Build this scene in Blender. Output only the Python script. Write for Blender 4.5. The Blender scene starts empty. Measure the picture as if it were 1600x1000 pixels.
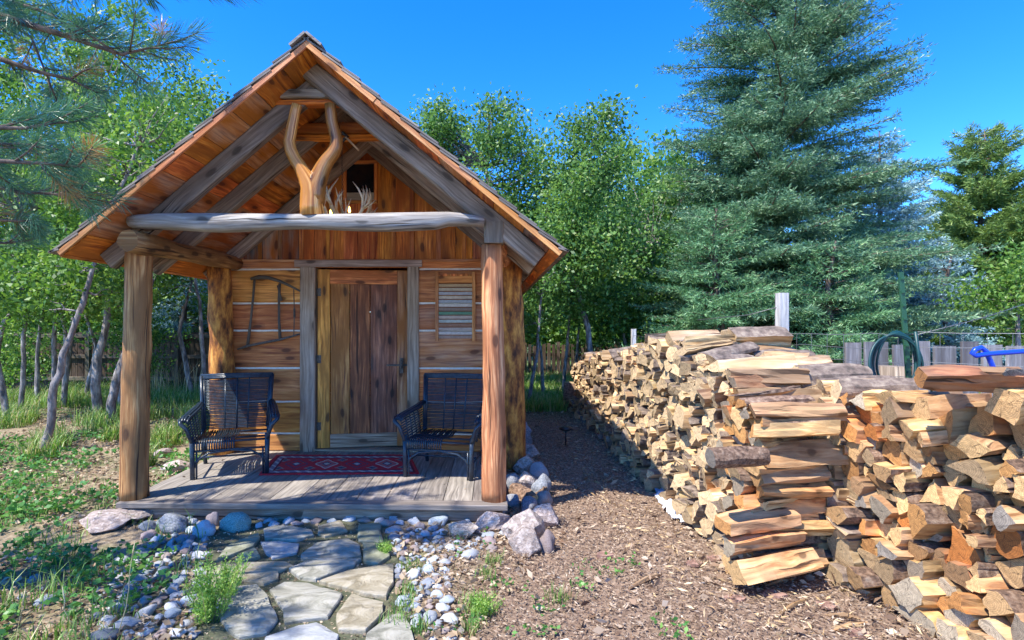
import bpy, bmesh, math, random
import numpy as np
from mathutils import Vector, Matrix, noise
random.seed(7)
NR = np.random.default_rng(11)
SC = bpy.context.scene
R = math.radians

# ------------------------------------------------------------------ camera, sky, sun, exposure
CAM_Z, FPX, YAW = 1.56, 850.0, 0.02
cd = bpy.data.cameras.new('camera'); cam = bpy.data.objects.new('camera', cd); SC.collection.objects.link(cam)
cam.location = (0, 0, CAM_Z); cam.rotation_euler = (R(90), 0, YAW)
cd.sensor_width = 36; cd.lens = FPX / 1600 * 36; cd.shift_x = 0.0294; cd.shift_y = 0.00375
cd.clip_start = 0.05; cd.clip_end = 2000
SC.camera = cam
SUN_EL, SUN_AZ = R(57), math.atan2(-0.8, -0.6)          # azimuth measured from +Y towards +X: the side the sun stands on
w = bpy.data.worlds.new('World'); SC.world = w; w.use_nodes = True
nt = w.node_tree; bg = nt.nodes['Background']; sk = nt.nodes.new('ShaderNodeTexSky')
sk.sky_type = 'NISHITA'; sk.sun_disc = False; sk.sun_elevation = SUN_EL; sk.sun_rotation = SUN_AZ
sk.altitude = 2200; sk.air_density = 0.85; sk.dust_density = 0.0; sk.ozone_density = 5.0
hs = nt.nodes.new('ShaderNodeHueSaturation'); hs.inputs['Saturation'].default_value = 1.3; hs.inputs['Hue'].default_value = .508
nt.links.new(sk.outputs[0], hs.inputs['Color']); nt.links.new(hs.outputs[0], bg.inputs['Color']); bg.inputs['Strength'].default_value = 0.15
sl = bpy.data.lights.new('sun', 'SUN'); sl.energy = 2.6; sl.angle = R(0.5); sl.color = (1, 0.95, 0.86)
so = bpy.data.objects.new('sun', sl); SC.collection.objects.link(so)
sdir = Vector((math.sin(SUN_AZ) * math.cos(SUN_EL), math.cos(SUN_AZ) * math.cos(SUN_EL), math.sin(SUN_EL)))
so.rotation_euler = sdir.to_track_quat('Z', 'Y').to_euler(); so.location = sdir * 30
SC.view_settings.view_transform = 'Standard'; SC.view_settings.look = 'None'
SC.view_settings.gamma = 1; SC.view_settings.exposure = 1.8
SC.render.engine = 'CYCLES'
SC.cycles.max_bounces = 8; SC.cycles.diffuse_bounces = 5; SC.cycles.transmission_bounces = 4; SC.cycles.transparent_max_bounces = 4

# ------------------------------------------------------------------ pixel helpers (photo is 1600 x 1000)
def ray(px, py):
    a = (px - 753) / FPX; b = (506 - py) / FPX
    return Vector((-math.sin(YAW) + a * math.cos(YAW), math.cos(YAW) + a * math.sin(YAW), b))
def G(px, py, z=0.0):
    d = ray(px, py); t = (z - CAM_Z) / d.z
    return Vector((d.x * t, d.y * t, z))
def AT(px, py, Y):
    d = ray(px, py); t = Y / d.y
    return Vector((d.x * t, Y, CAM_Z + d.z * t))

# ------------------------------------------------------------------ object helpers
def link(o, parent=None):
    SC.collection.objects.link(o)
    if parent is not None: o.parent = parent
    return o
def tag(o, label=None, cat=None, group=None, kind=None):
    if label: o['label'] = label
    if cat: o['category'] = cat
    if group: o['group'] = group
    if kind: o['kind'] = kind
    return o
def empty(name, loc, label, cat, rz=0, group=None):
    o = bpy.data.objects.new(name, None); o.empty_display_size = .1; o.location = loc; o.rotation_euler = (0, 0, rz)
    link(o); return tag(o, label, cat, group)
def copy_tree(o, parent=None):
    c = o.copy(); link(c, parent)
    for ch in list(o.children): copy_tree(ch, c)
    return c
def frame(d, up=Vector((0, 0, 1))):
    d = Vector(d).normalized()
    if abs(d.dot(up)) > .98: up = Vector((0, 1, 0))
    s = d.cross(up).normalized(); return d, s, s.cross(d).normalized()

class MB:
    """collects swept shapes into one mesh with UV (u along the grain), rnd and wea per face"""
    def __init__(s): s.v = []; s.f = []; s.uv = []; s.rn = []; s.we = []; s.mi = []; s.sm = []
    def face(s, idx, uvs, rnd=.5, wea=0, mi=0, sm=False):
        s.f.append(idx); s.uv.extend(uvs); s.rn.append(rnd); s.we.append(wea); s.mi.append(mi); s.sm.append(sm)
    def sweep(s, rings, rnd=None, wea=0, mi=0, capmi=None, sm=False, caps=True, mis=None):
        rnd = random.random() if rnd is None else rnd
        ou, ov = random.uniform(0, 40), random.uniform(0, 40)
        b = len(s.v); n = len(rings[0])
        cen = [sum(r, Vector()) / n for r in rings]
        per = [0]
        for k in range(n): per.append(per[-1] + (rings[0][(k + 1) % n] - rings[0][k]).length)
        for r in rings: s.v.extend([tuple(p) for p in r])
        u = 0
        for i in range(len(rings) - 1):
            du = (cen[i + 1] - cen[i]).length
            for k in range(n):
                k2 = (k + 1) % n
                a = (b + i * n + k, b + i * n + k2, b + (i + 1) * n + k2, b + (i + 1) * n + k)
                s.face(a, [(ou + u, ov + per[k]), (ou + u, ov + per[k + 1]), (ou + u + du, ov + per[k + 1]), (ou + u + du, ov + per[k])],
                       rnd, wea, (mis[k] if mis else mi), sm)
            u += du
        if caps:
            cm = mi if capmi is None else capmi
            for ri, rev in ((0, True), (len(rings) - 1, False)):
                idx = [b + ri * n + k for k in range(n)]
                d, sx, up = frame(cen[-1] - cen[0])
                pu = [((rings[ri][k] - cen[ri]).dot(sx), (rings[ri][k] - cen[ri]).dot(up)) for k in range(n)]
                if cm == mi: pu = [(ou + p[0] * .2, ov + p[1]) for p in pu]
                if rev: idx = idx[::-1]; pu = pu[::-1]
                s.face(tuple(idx), pu, rnd, wea, cm, False)
    def beam(s, p0, p1, w, h, up=(0, 0, 1), ch=.004, seg=1, jit=0, **k):
        p0 = Vector(p0); p1 = Vector(p1); d, sx, u = frame(p1 - p0, Vector(up))
        a, c = w / 2, h / 2
        cs = [(-a + ch, -c), (a - ch, -c), (a, -c + ch), (a, c - ch), (a - ch, c), (-a + ch, c), (-a, c - ch), (-a, -c + ch)]
        ph = random.uniform(0, 50); rings = []
        for i in range(seg + 1):
            t = i / seg; p = p0.lerp(p1, t); ring = []
            for j, (x, y) in enumerate(cs):
                q = p + sx * x + u * y
                if jit: q = q + noise.noise_vector(Vector((t * 6 + ph, j // 2 * 1.7, ph))) * jit
                ring.append(q)
            rings.append(ring)
        s.sweep(rings, **k)
    def box(s, lo, hi, axis=None, **k):
        lo = Vector(lo); hi = Vector(hi); c = (lo + hi) / 2; e = hi - lo
        ax = axis if axis is not None else max(range(3), key=lambda i: e[i])
        p0 = c.copy(); p1 = c.copy(); p0[ax] = lo[ax]; p1[ax] = hi[ax]
        if ax == 0: s.beam(p0, p1, e.y, e.z, (0, 0, 1), **k)
        elif ax == 1: s.beam(p0, p1, e.x, e.z, (0, 0, 1), **k)
        else: s.beam(p0, p1, e.x, e.y, (0, 1, 0), **k)
    def tube(s, pts, rad, n=8, jit=0, sm=True, caps=True, **k):
        pts = [Vector(p) for p in pts]
        if not isinstance(rad, (list, tuple)): rad = [rad] * len(pts)
        ph = random.uniform(0, 50); rings = []; su = Vector((0.13, 0.91, 0.4))
        for i, p in enumerate(pts):
            d = pts[min(i + 1, len(pts) - 1)] - pts[max(i - 1, 0)]
            d, sx, u = frame(d, su); su = u
            ring = []
            for j in range(n):
                a = 2 * math.pi * j / n; r = rad[i]
                if jit: r *= 1 + jit * noise.noise(Vector((math.cos(a) * 1.2 + ph, math.sin(a) * 1.2, i * .35))) * 2
                ring.append(p + sx * math.cos(a) * r + u * math.sin(a) * r)
            rings.append(ring)
        s.sweep(rings, sm=sm, caps=caps, **k)
    def build(s, name, mats, parent=None, origin=None):
        me = bpy.data.meshes.new(name)
        V = s.v
        if origin is not None: V = [(a - origin[0], b - origin[1], c - origin[2]) for a, b, c in V]
        me.from_pydata(V, [], s.f)
        uvl = me.uv_layers.new(name='UVMap'); uvl.data.foreach_set('uv', np.array(s.uv, dtype=np.float32).ravel())
        for nm, arr in (('rnd', s.rn), ('wea', s.we)):
            at = me.attributes.new(nm, 'FLOAT', 'FACE'); at.data.foreach_set('value', np.array(arr, dtype=np.float32))
        me.polygons.foreach_set('material_index', np.array(s.mi, dtype=np.int32))
        me.polygons.foreach_set('use_smooth', np.array(s.sm, dtype=bool))
        for m in (mats if isinstance(mats, (list, tuple)) else [mats]): me.materials.append(m)
        me.update()
        o = bpy.data.objects.new(name, me)
        if origin is not None and parent is None: o.location = origin
        return link(o, parent)

def np_mesh(name, V, F, mat, rnd=None, col=None, parent=None, smooth=False):
    """V (n,3), F (m,k) with constant k; rnd per face"""
    me = bpy.data.meshes.new(name); V = np.asarray(V, np.float32); F = np.asarray(F, np.int32); m, k = F.shape
    me.vertices.add(len(V)); me.vertices.foreach_set('co', V.ravel())
    me.loops.add(m * k); me.loops.foreach_set('vertex_index', F.ravel())
    me.polygons.add(m); me.polygons.foreach_set('loop_start', np.arange(m, dtype=np.int32) * k)
    try: me.polygons.foreach_set('loop_total', np.full(m, k, np.int32))
    except Exception: pass
    if smooth: me.polygons.foreach_set('use_smooth', np.ones(m, bool))
    if rnd is not None:
        at = me.attributes.new('rnd', 'FLOAT', 'FACE'); at.data.foreach_set('value', np.asarray(rnd, np.float32))
    if col is not None:
        at = me.attributes.new('col', 'FLOAT_COLOR', 'FACE')
        c = np.ones((m, 4), np.float32); c[:, :3] = col; at.data.foreach_set('color', c.ravel())
    me.materials.append(mat); me.update(); me.validate()
    return link(bpy.data.objects.new(name, me), parent)

def unit(a): return a / np.maximum(np.linalg.norm(a, axis=1, keepdims=True), 1e-6)
def leaves(P, D, L, Wd, bend=.25, rng=NR):
    """kite-shaped leaves: 4 verts each"""
    n = len(P); D = unit(D); rv = unit(rng.normal(size=(n, 3))); B = unit(np.cross(D, rv)); N = np.cross(D, B)
    L = np.asarray(L).reshape(-1, 1) * np.ones((n, 1)); Wd = np.asarray(Wd).reshape(-1, 1) * np.ones((n, 1))
    V = np.stack([P, P + D * L * .5 + B * Wd * .5, P + D * L + N * L * bend, P + D * L * .5 - B * Wd * .5], 1).reshape(-1, 3)
    return V, np.arange(n * 4).reshape(n, 4)

# ------------------------------------------------------------------ materials
def newmat(name):
    m = bpy.data.materials.new(name); m.use_nodes = True; nt = m.node_tree
    return m, nt, nt.nodes['Principled BSDF'], nt.nodes.new, nt.links.new
def ramp(N, stops, interp='LINEAR'):
    r = N('ShaderNodeValToRGB'); r.color_ramp.interpolation = interp; e = r.color_ramp.elements
    while len(e) < len(stops): e.new(.5)
    for i, (p, c) in enumerate(stops): e[i].position = p; e[i].color = (*c, 1) if len(c) == 3 else c
    return r
def g(v): return (v, v, v)
def math_(N, L, op, a, b=None, clamp=False):
    m = N('ShaderNodeMath'); m.operation = op; m.use_clamp = clamp
    for i, x in enumerate((a, b)):
        if x is None: continue
        if isinstance(x, (int, float)): m.inputs[i].default_value = x
        else: L(x, m.inputs[i])
    return m.outputs[0]
def mixc(N, L, fac, a, b, mode='MIX'):
    m = N('ShaderNodeMix'); m.data_type = 'RGBA'; m.blend_type = mode
    for s, x in ((0, fac), (6, a), (7, b)):
        if isinstance(x, (int, float)): m.inputs[s].default_value = x
        elif isinstance(x, tuple): m.inputs[s].default_value = (*x, 1)
        else: L(x, m.inputs[s])
    return m.outputs[2]
def wood(name, dark, mid, light, grey=(.26, .225, .19), cracks=.6, knots=True, rough=.72, bump=.6, gs=22, objcol=False, var=.45, stain=.5, rp=(.35, .5, .62)):
    m, nt, P, N, L = newmat(name)
    uv = N('ShaderNodeUVMap'); uv.uv_map = 'UVMap'
    w1 = N('ShaderNodeMapping'); w1.inputs['Scale'].default_value = (1.6, 5, 1); L(uv.outputs[0], w1.inputs[0])
    nw = N('ShaderNodeTexNoise'); nw.inputs['Scale'].default_value = 1.0; nw.inputs['Detail'].default_value = 2; L(w1.outputs[0], nw.inputs['Vector'])
    vm = N('ShaderNodeVectorMath'); vm.operation = 'MULTIPLY_ADD'; L(nw.outputs['Color'], vm.inputs[0]); vm.inputs[1].default_value = (.05, .09, 0); L(uv.outputs[0], vm.inputs[2])
    # knots
    vk = N('ShaderNodeMapping'); vk.inputs['Scale'].default_value = (2.2, 5.5, 1); L(vm.outputs[0], vk.inputs[0])
    vo = N('ShaderNodeTexVoronoi'); vo.voronoi_dimensions = '2D'; vo.inputs['Scale'].default_value = 1; L(vk.outputs[0], vo.inputs['Vector'])
    kr = ramp(N, [(.0, g(1)), (.09, g(.95)), (.14, g(.35)), (.34, g(0))]); L(vo.outputs['Distance'], kr.inputs[0])
    sc = N('ShaderNodeSeparateColor'); L(vo.outputs['Color'], sc.inputs[0])
    kf = math_(N, L, 'MULTIPLY', kr.outputs[0], math_(N, L, 'GREATER_THAN', sc.outputs[0], .38))
    # grain
    gm = N('ShaderNodeMapping'); gm.inputs['Scale'].default_value = (1.3, gs, 1); L(vm.outputs[0], gm.inputs[0])
    gn = N('ShaderNodeTexNoise'); gn.inputs['Scale'].default_value = 1.6; gn.inputs['Detail'].default_value = 7; gn.inputs['Roughness'].default_value = .62; L(gm.outputs[0], gn.inputs['Vector'])
    cr = ramp(N, [(rp[0], dark), (rp[1], mid), (rp[2], light)]); L(gn.outputs[0], cr.inputs[0])
    # grey weathering
    at = N('ShaderNodeAttribute'); at.attribute_name = 'rnd'; aw = N('ShaderNodeAttribute'); aw.attribute_name = 'wea'
    bn = N('ShaderNodeTexNoise'); bn.inputs['Scale'].default_value = 1.0; bn.inputs['Detail'].default_value = 4
    bm_ = N('ShaderNodeMapping'); bm_.inputs['Scale'].default_value = (2.2, 7, 1); L(uv.outputs[0], bm_.inputs[0]); L(bm_.outputs[0], bn.inputs['Vector'])
    col = cr.outputs[0]
    if objcol:
        oi = N('ShaderNodeObjectInfo'); col = mixc(N, L, 1.0, col, oi.outputs['Color'], 'MULTIPLY')
        pr = oi.outputs['Random']
    else: pr = at.outputs['Fac']
    gc = ramp(N, [(.3, tuple(c * .45 for c in grey)), (.55, grey), (.75, tuple(c * 1.6 for c in grey))]); L(gn.outputs[0], gc.inputs[0])
    wf = math_(N, L, 'MULTIPLY', aw.outputs['Fac'], math_(N, L, 'MULTIPLY_ADD' if False else 'ADD', math_(N, L, 'MULTIPLY', bn.outputs[0], 1.4), .15), True)
    col = mixc(N, L, wf, col, gc.outputs[0])
    # blotchy stains
    sr = ramp(N, [(.38, g(1)), (.62, g(0))]); L(bn.outputs[0], sr.inputs[0])
    col = mixc(N, L, math_(N, L, 'MULTIPLY', sr.outputs[0], stain), col, tuple(c * .55 for c in mid))
    if knots: col = mixc(N, L, math_(N, L, 'MULTIPLY', kf, .85), col, tuple(c * .28 for c in dark))
    # cracks
    cm = N('ShaderNodeMapping'); cm.inputs['Scale'].default_value = (1.0, gs * 1.5, 1); L(vm.outputs[0], cm.inputs[0])
    cn = N('ShaderNodeTexNoise'); cn.inputs['Scale'].default_value = .9; cn.inputs['Detail'].default_value = 3; L(cm.outputs[0], cn.inputs['Vector'])
    ck = ramp(N, [(.32, g(1)), (.37, g(0))]); L(cn.outputs[0], ck.inputs[0])
    ckf = math_(N, L, 'MULTIPLY', ck.outputs[0], cracks)
    col = mixc(N, L, ckf, col, tuple(c * .2 for c in dark))
    hv = N('ShaderNodeHueSaturation'); L(col, hv.inputs['Color'])
    L(math_(N, L, 'ADD', math_(N, L, 'MULTIPLY', pr, var * 1.3), 1 - var * .65), hv.inputs['Value'])
    L(math_(N, L, 'ADD', math_(N, L, 'MULTIPLY', math_(N, L, 'FRACT', math_(N, L, 'MULTIPLY', pr, 7.3)), .022), .484), hv.inputs['Hue'])
    L(hv.outputs[0], P.inputs['Base Color']); P.inputs['Roughness'].default_value = rough
    hgt = math_(N, L, 'SUBTRACT', gn.outputs[0], math_(N, L, 'MULTIPLY', ckf, .8))
    b = N('ShaderNodeBump'); b.inputs['Strength'].default_value = bump; b.inputs['Distance'].default_value = .006; L(hgt, b.inputs['Height']); L(b.outputs[0], P.inputs['Normal'])
    return m
def endgrain(name, base, objcol=True):
    m, nt, P, N, L = newmat(name)
    uv = N('ShaderNodeUVMap'); uv.uv_map = 'UVMap'
    nz = N('ShaderNodeTexNoise'); nz.inputs['Scale'].default_value = 9; nz.inputs['Detail'].default_value = 4; L(uv.outputs[0], nz.inputs['Vector'])
    vm = N('ShaderNodeVectorMath'); vm.operation = 'MULTIPLY_ADD'; L(nz.outputs['Color'], vm.inputs[0]); vm.inputs[1].default_value = (.03, .03, 0); L(uv.outputs[0], vm.inputs[2])
    wv = N('ShaderNodeTexWave'); wv.wave_type = 'RINGS'; wv.rings_direction = 'Z'; wv.inputs['Scale'].default_value = 38; wv.inputs['Distortion'].default_value = 4; wv.inputs['Detail'].default_value = 2; L(vm.outputs[0], wv.inputs['Vector'])
    c = mixc(N, L, wv.outputs['Fac'], tuple(x * .72 for x in base), base)
    sx = N('ShaderNodeSeparateXYZ'); L(vm.outputs[0], sx.inputs[0]); an = math_(N, L, 'ARCTAN2', sx.outputs[1], sx.outputs[0]); ra = math_(N, L, 'MULTIPLY', math_(N, L, 'ADD', math_(N, L, 'MULTIPLY', sx.outputs[0], sx.outputs[0]), math_(N, L, 'MULTIPLY', sx.outputs[1], sx.outputs[1])), 60)
    cb_ = N('ShaderNodeCombineXYZ'); L(math_(N, L, 'MULTIPLY', an, 2.0), cb_.inputs[0]); L(ra, cb_.inputs[1]); L(math_(N, L, 'MULTIPLY', N('ShaderNodeObjectInfo').outputs['Random'], 40), cb_.inputs[2])
    n3 = N('ShaderNodeTexNoise'); n3.inputs['Scale'].default_value = .7; n3.inputs['Detail'].default_value = 2; L(cb_.outputs[0], n3.inputs['Vector'])
    dk = math_(N, L, 'LESS_THAN', math_(N, L, 'ABSOLUTE', math_(N, L, 'SUBTRACT', n3.outputs[0], .5)), .007)
    c = mixc(N, L, math_(N, L, 'MULTIPLY', dk, .75), c, tuple(x * .18 for x in base))
    n2 = N('ShaderNodeTexNoise'); n2.inputs['Scale'].default_value = 45; n2.inputs['Detail'].default_value = 8; L(uv.outputs[0], n2.inputs['Vector'])
    r2 = ramp(N, [(.34, g(.72)), (.5, g(.92)), (.66, g(1.05))]); L(n2.outputs[0], r2.inputs[0])
    c = mixc(N, L, 1.0, c, r2.outputs[0], 'MULTIPLY')
    oi = N('ShaderNodeObjectInfo'); at = N('ShaderNodeAttribute'); at.attribute_name = 'rnd'
    if objcol: c = mixc(N, L, 1.0, c, oi.outputs['Color'], 'MULTIPLY')
    hv = N('ShaderNodeHueSaturation'); L(c, hv.inputs['Color'])
    L(math_(N, L, 'ADD', math_(N, L, 'MULTIPLY', oi.outputs['Random'] if objcol else at.outputs['Fac'], .5), .72), hv.inputs['Value'])
    L(hv.outputs[0], P.inputs['Base Color']); P.inputs['Roughness'].default_value = .85
    b = N('ShaderNodeBump'); b.inputs['Strength'].default_value = .6; b.inputs['Distance'].default_value = .006; L(n2.outputs[0], b.inputs['Height']); L(b.outputs[0], P.inputs['Normal'])
    return m
def noisy(name, stops, scale=6, detail=8, rough=.85, bump=.5, bdist=.01, coords='Object', stretch=(1, 1, 1), rnd=False, rvar=.5, metallic=0, hue=0, dist=0):
    m, nt, P, N, L = newmat(name)
    tc = N('ShaderNodeTexCoord'); mp = N('ShaderNodeMapping'); mp.inputs['Scale'].default_value = stretch; L(tc.outputs[coords], mp.inputs[0])
    nz = N('ShaderNodeTexNoise'); nz.inputs['Scale'].default_value = scale; nz.inputs['Detail'].default_value = detail; nz.inputs['Roughness'].default_value = .65; nz.inputs['Distortion'].default_value = dist; L(mp.outputs[0], nz.inputs['Vector'])
    cr = ramp(N, stops); L(nz.outputs[0], cr.inputs[0]); c = cr.outputs[0]
    if rnd:
        if rnd == 'obj': x = N('ShaderNodeObjectInfo').outputs['Random']
        else: a = N('ShaderNodeAttribute'); a.attribute_name = 'rnd'; x = a.outputs['Fac']
        hv = N('ShaderNodeHueSaturation'); L(c, hv.inputs['Color'])
        L(math_(N, L, 'ADD', math_(N, L, 'MULTIPLY', x, rvar), 1 - rvar / 2), hv.inputs['Value'])
        if hue: L(math_(N, L, 'ADD', math_(N, L, 'MULTIPLY', math_(N, L, 'FRACT', math_(N, L, 'MULTIPLY', x, 9.1)), hue), .5 - hue / 2), hv.inputs['Hue'])
        c = hv.outputs[0]
    L(c, P.inputs['Base Color']); P.inputs['Roughness'].default_value = rough; P.inputs['Metallic'].default_value = metallic
    if bump:
        b = N('ShaderNodeBump'); b.inputs['Strength'].default_value = bump; b.inputs['Distance'].default_value = bdist; L(nz.outputs[0], b.inputs['Height']); L(b.outputs[0], P.inputs['Normal'])
    return m
def foliage(name, stops, trans=.35, rough=.45, tcol=None, spec=.4):
    m, nt, P, N, L = newmat(name)
    a = N('ShaderNodeAttribute'); a.attribute_name = 'rnd'; cr = ramp(N, stops); L(a.outputs['Fac'], cr.inputs[0])
    L(cr.outputs[0], P.inputs['Base Color']); P.inputs['Roughness'].default_value = rough; P.inputs['Specular IOR Level'].default_value = spec
    tr = N('ShaderNodeBsdfTranslucent'); hv = N('ShaderNodeHueSaturation'); hv.inputs['Value'].default_value = 1.7; hv.inputs['Saturation'].default_value = 1.1; hv.inputs['Hue'].default_value = .485
    L(cr.outputs[0], hv.inputs['Color']); L(hv.outputs[0], tr.inputs['Color'])
    mx = N('ShaderNodeMixShader'); mx.inputs[0].default_value = trans
    L(P.outputs[0], mx.inputs[1]); L(tr.outputs[0], mx.inputs[2]); L(mx.outputs[0], nt.nodes['Material Output'].inputs['Surface'])
    return m
def plain(name, c, rough=.5, metallic=0, emis=None, es=0):
    m, nt, P, N, L = newmat(name); P.inputs['Base Color'].default_value = (*c, 1); P.inputs['Roughness'].default_value = rough; P.inputs['Metallic'].default_value = metallic
    if emis: P.inputs['Emission Color'].default_value = (*emis, 1); P.inputs['Emission Strength'].default_value = es
    return m

M = {}
M['orange'] = wood('orange_pine', (.22, .04, .003), (.70, .20, .014), (.88, .34, .045), stain=1, cracks=.35)
M['siding'] = wood('log_siding', (.30, .075, .012), (.70, .25, .045), (.84, .38, .095), stain=.6, cracks=.45)
M['grey'] = wood('weathered_beam', (.14, .095, .06), (.34, .25, .17), (.54, .43, .32), grey=(.33, .275, .22), stain=.6, cracks=.9, gs=28, bump=.9)
M['beam'] = wood('silver_beam', (.22, .19, .16), (.50, .45, .39), (.74, .70, .63), grey=(.42, .40, .38), stain=.45, cracks=1, gs=26, bump=1)
M['post'] = wood('peeled_log', (.16, .05, .014), (.52, .23, .075), (.76, .44, .19), stain=1, cracks=.9, gs=26, grey=(.25, .2, .16), bump=1)
M['barkpost'] = noisy('orange_bark', [(.36, (.07, .025, .01)), (.47, (.30, .10, .02)), (.6, (.62, .27, .05)), (.75, (.75, .42, .12))], scale=9, stretch=(1.6, 1.6, .55), bump=1, bdist=.02, detail=10)
M['fork'] = wood('varnished_fork', (.22, .06, .01), (.62, .25, .055), (.84, .48, .17), stain=.95, cracks=.8, rough=.25, gs=22)
M['deck'] = wood('deck_board', (.17, .145, .12), (.30, .26, .215), (.42, .37, .31), knots=False, stain=.35, cracks=.5, var=.3)
M['door_y'] = wood('yellow_plank', (.12, .03, .005), (.60, .22, .035), (.80, .38, .09), stain=1, cracks=.9)
M['door_d'] = wood('dark_plank', (.03, .010, .004), (.22, .08, .022), (.44, .19, .06), stain=.9, cracks=.8)
M['fence'] = wood('fence_board', (.03, .018, .009), (.10, .06, .033), (.19, .125, .075), grey=(.10, .08, .06), stain=.8, cracks=.6, knots=False)
M['fencerail'] = wood('fence_rail', (.07, .05, .03), (.19, .145, .10), (.30, .25, .18), knots=False, grey=(.16, .135, .10))
M['oldwood'] = wood('old_dark_wood', (.03, .02, .014), (.10, .07, .05), (.20, .15, .11), grey=(.09, .075, .06), knots=False)
M['greyplank'] = wood('grey_plank', (.10, .085, .075), (.25, .22, .205), (.38, .35, .33), knots=False, stain=.8, grey=(.27, .26, .26))
M['jamb'] = wood('door_frame_wood', (.16, .09, .05), (.38, .25, .15), (.56, .42, .29), grey=(.36, .285, .22), stain=.6, cracks=.8, gs=26)
M['shingle'] = wood('roof_shingle', (.09, .07, .06), (.20, .165, .145), (.32, .28, .25), knots=False)
M['split'] = wood('split_wood', (.30, .15, .05), (.62, .40, .19), (.80, .60, .34), stain=.8, cracks=1, gs=17, objcol=True, bump=1, var=.6, rp=(.36, .49, .62))
M['splitm'] = wood('split_wood_mixed', (.30, .15, .05), (.60, .39, .18), (.80, .60, .34), stain=.8, cracks=1, gs=17, bump=1, var=.8, rp=(.36, .49, .62))
M['end'] = endgrain('log_end', (.66, .46, .25))
M['endm'] = endgrain('log_end_mixed', (.60, .42, .23), False)
M['endgrey'] = endgrain('weathered_log_end', (.42, .375, .32))
M['endorange'] = endgrain('orange_log_end', (.60, .33, .13))
M['bark'] = noisy('log_bark', [(.36, (.05, .028, .018)), (.52, (.20, .12, .075)), (.7, (.36, .26, .18))], scale=24, stretch=(.5, 1.4, 1.4), bump=1, bdist=.012, rnd='obj', rvar=.6)
M['chink'] = noisy('chinking', [(.3, (.62, .57, .46)), (.7, (.82, .77, .66))], scale=20, bump=.5)
M['wicker'] = noisy('painted_wicker', [(.35, (.010, .019, .032)), (.7, (.032, .052, .08))], scale=30, rough=.32, bump=.3, bdist=.002)
M['iron'] = noisy('rusty_iron', [(.35, (.05, .04, .035)), (.7, (.16, .13, .10))], scale=30, rough=.6, bump=.3)
M['glass'] = plain('window_glass', (.01, .012, .015), .08)
M['black'] = plain('black_metal', (.02, .02, .022), .4)
M['antler'] = noisy('antler', [(.35, (.48, .34, .18)), (.65, (.85, .70, .48))], scale=10, rough=.45, bump=.3)
M['bulb'] = plain('lit_bulb', (1, .7, .3), .5, emis=(1, .5, .12), es=3)
M['blue'] = plain('blue_paint', (.01, .06, .55), .3)
M['steel'] = plain('saw_steel', (.45, .45, .45), .35, 1)
M['hose'] = plain('green_hose', (.008, .05, .05), .45)
M['tpost'] = plain('green_post_paint', (.02, .09, .04), .5)
M['wire'] = plain('wire', (.16, .16, .16), .5, .6)
M['whitepost'] = wood('pale_post', (.30, .29, .29), (.52, .50, .48), (.66, .64, .62), knots=False, cracks=.5)
M['cloth'] = noisy('white_rag', [(.3, (.55, .55, .60)), (.7, (.80, .80, .84))], scale=8, rough=.9, bump=.4)
M['tarp'] = noisy('blue_grey_tarp', [(.3, (.14, .20, .32)), (.7, (.38, .46, .62))], scale=8, rough=.6, bump=.5)
M['trunk'] = noisy('oak_bark', [(.36, (.07, .06, .055)), (.5, (.22, .19, .18)), (.68, (.48, .44, .42))], scale=9, stretch=(1.5, 1.5, .5), bump=1, bdist=.02)
M['ctrunk'] = noisy('conifer_bark', [(.36, (.05, .035, .03)), (.68, (.24, .17, .13))], scale=9, stretch=(1.5, 1.5, .4), bump=1, bdist=.02)
M['oak'] = foliage('oak_leaf', [(0, (.025, .075, .018)), (.4, (.085, .20, .035)), (.8, (.19, .33, .07)), (1, (.33, .44, .13))])
M['oak2'] = foliage('oak_leaf_right', [(0, (.025, .075, .02)), (.42, (.09, .20, .045)), (.85, (.20, .36, .09)), (1, (.38, .46, .18))])
M['fir'] = foliage('fir_needle', [(0, (.025, .075, .04)), (.45, (.09, .20, .105)), (.78, (.20, .34, .18)), (1, (.40, .52, .30))], trans=.15)
M['firlight'] = foliage('young_fir_needle', [(0, (.05, .14, .06)), (.5, (.13, .29, .13)), (.85, (.26, .44, .20)), (1, (.40, .52, .24))], trans=.15)
M['spruce'] = foliage('blue_spruce_needle', [(0, (.09, .18, .17)), (.5, (.24, .39, .39)), (1, (.50, .66, .66))], trans=.1)
M['pine'] = foliage('pine_needle', [(0, (.05, .10, .03)), (.5, (.13, .22, .05)), (1, (.30, .40, .10))], trans=.15)
M['pinenear'] = foliage('long_pine_needle', [(0, (.03, .10, .055)), (.5, (.08, .20, .11)), (.93, (.20, .36, .20)), (1, (.35, .20, .07))], trans=.2, rough=.35)
M['grass'] = foliage('grass_blade', [(0, (.06, .15, .03)), (.5, (.14, .28, .05)), (.85, (.28, .42, .10)), (1, (.50, .44, .22))], trans=.3)
M['herb'] = foliage('ground_leaf', [(0, (.035, .12, .03)), (.5, (.08, .24, .05)), (1, (.24, .44, .10))], trans=.25)
M['straw'] = foliage('dry_stem', [(0, (.45, .36, .18)), (1, (.65, .55, .32))], trans=.1)
M['mulch'] = foliage('wood_mulch', [(0, (.16, .095, .06)), (.3, (.29, .195, .13)), (.65, (.39, .29, .20)), (.95, (.50, .39, .29)), (1, (.62, .52, .40))], trans=0, rough=.8, spec=.2)
M['litter'] = foliage('leaf_litter', [(0, (.16, .10, .06)), (.5, (.38, .28, .18)), (1, (.62, .50, .36))], trans=.1, rough=.8, spec=.2)
M['debris'] = foliage('fresh_wood_debris', [(0, (.42, .27, .13)), (1, (.74, .57, .34))], trans=0, rough=.8, spec=.2)
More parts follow.
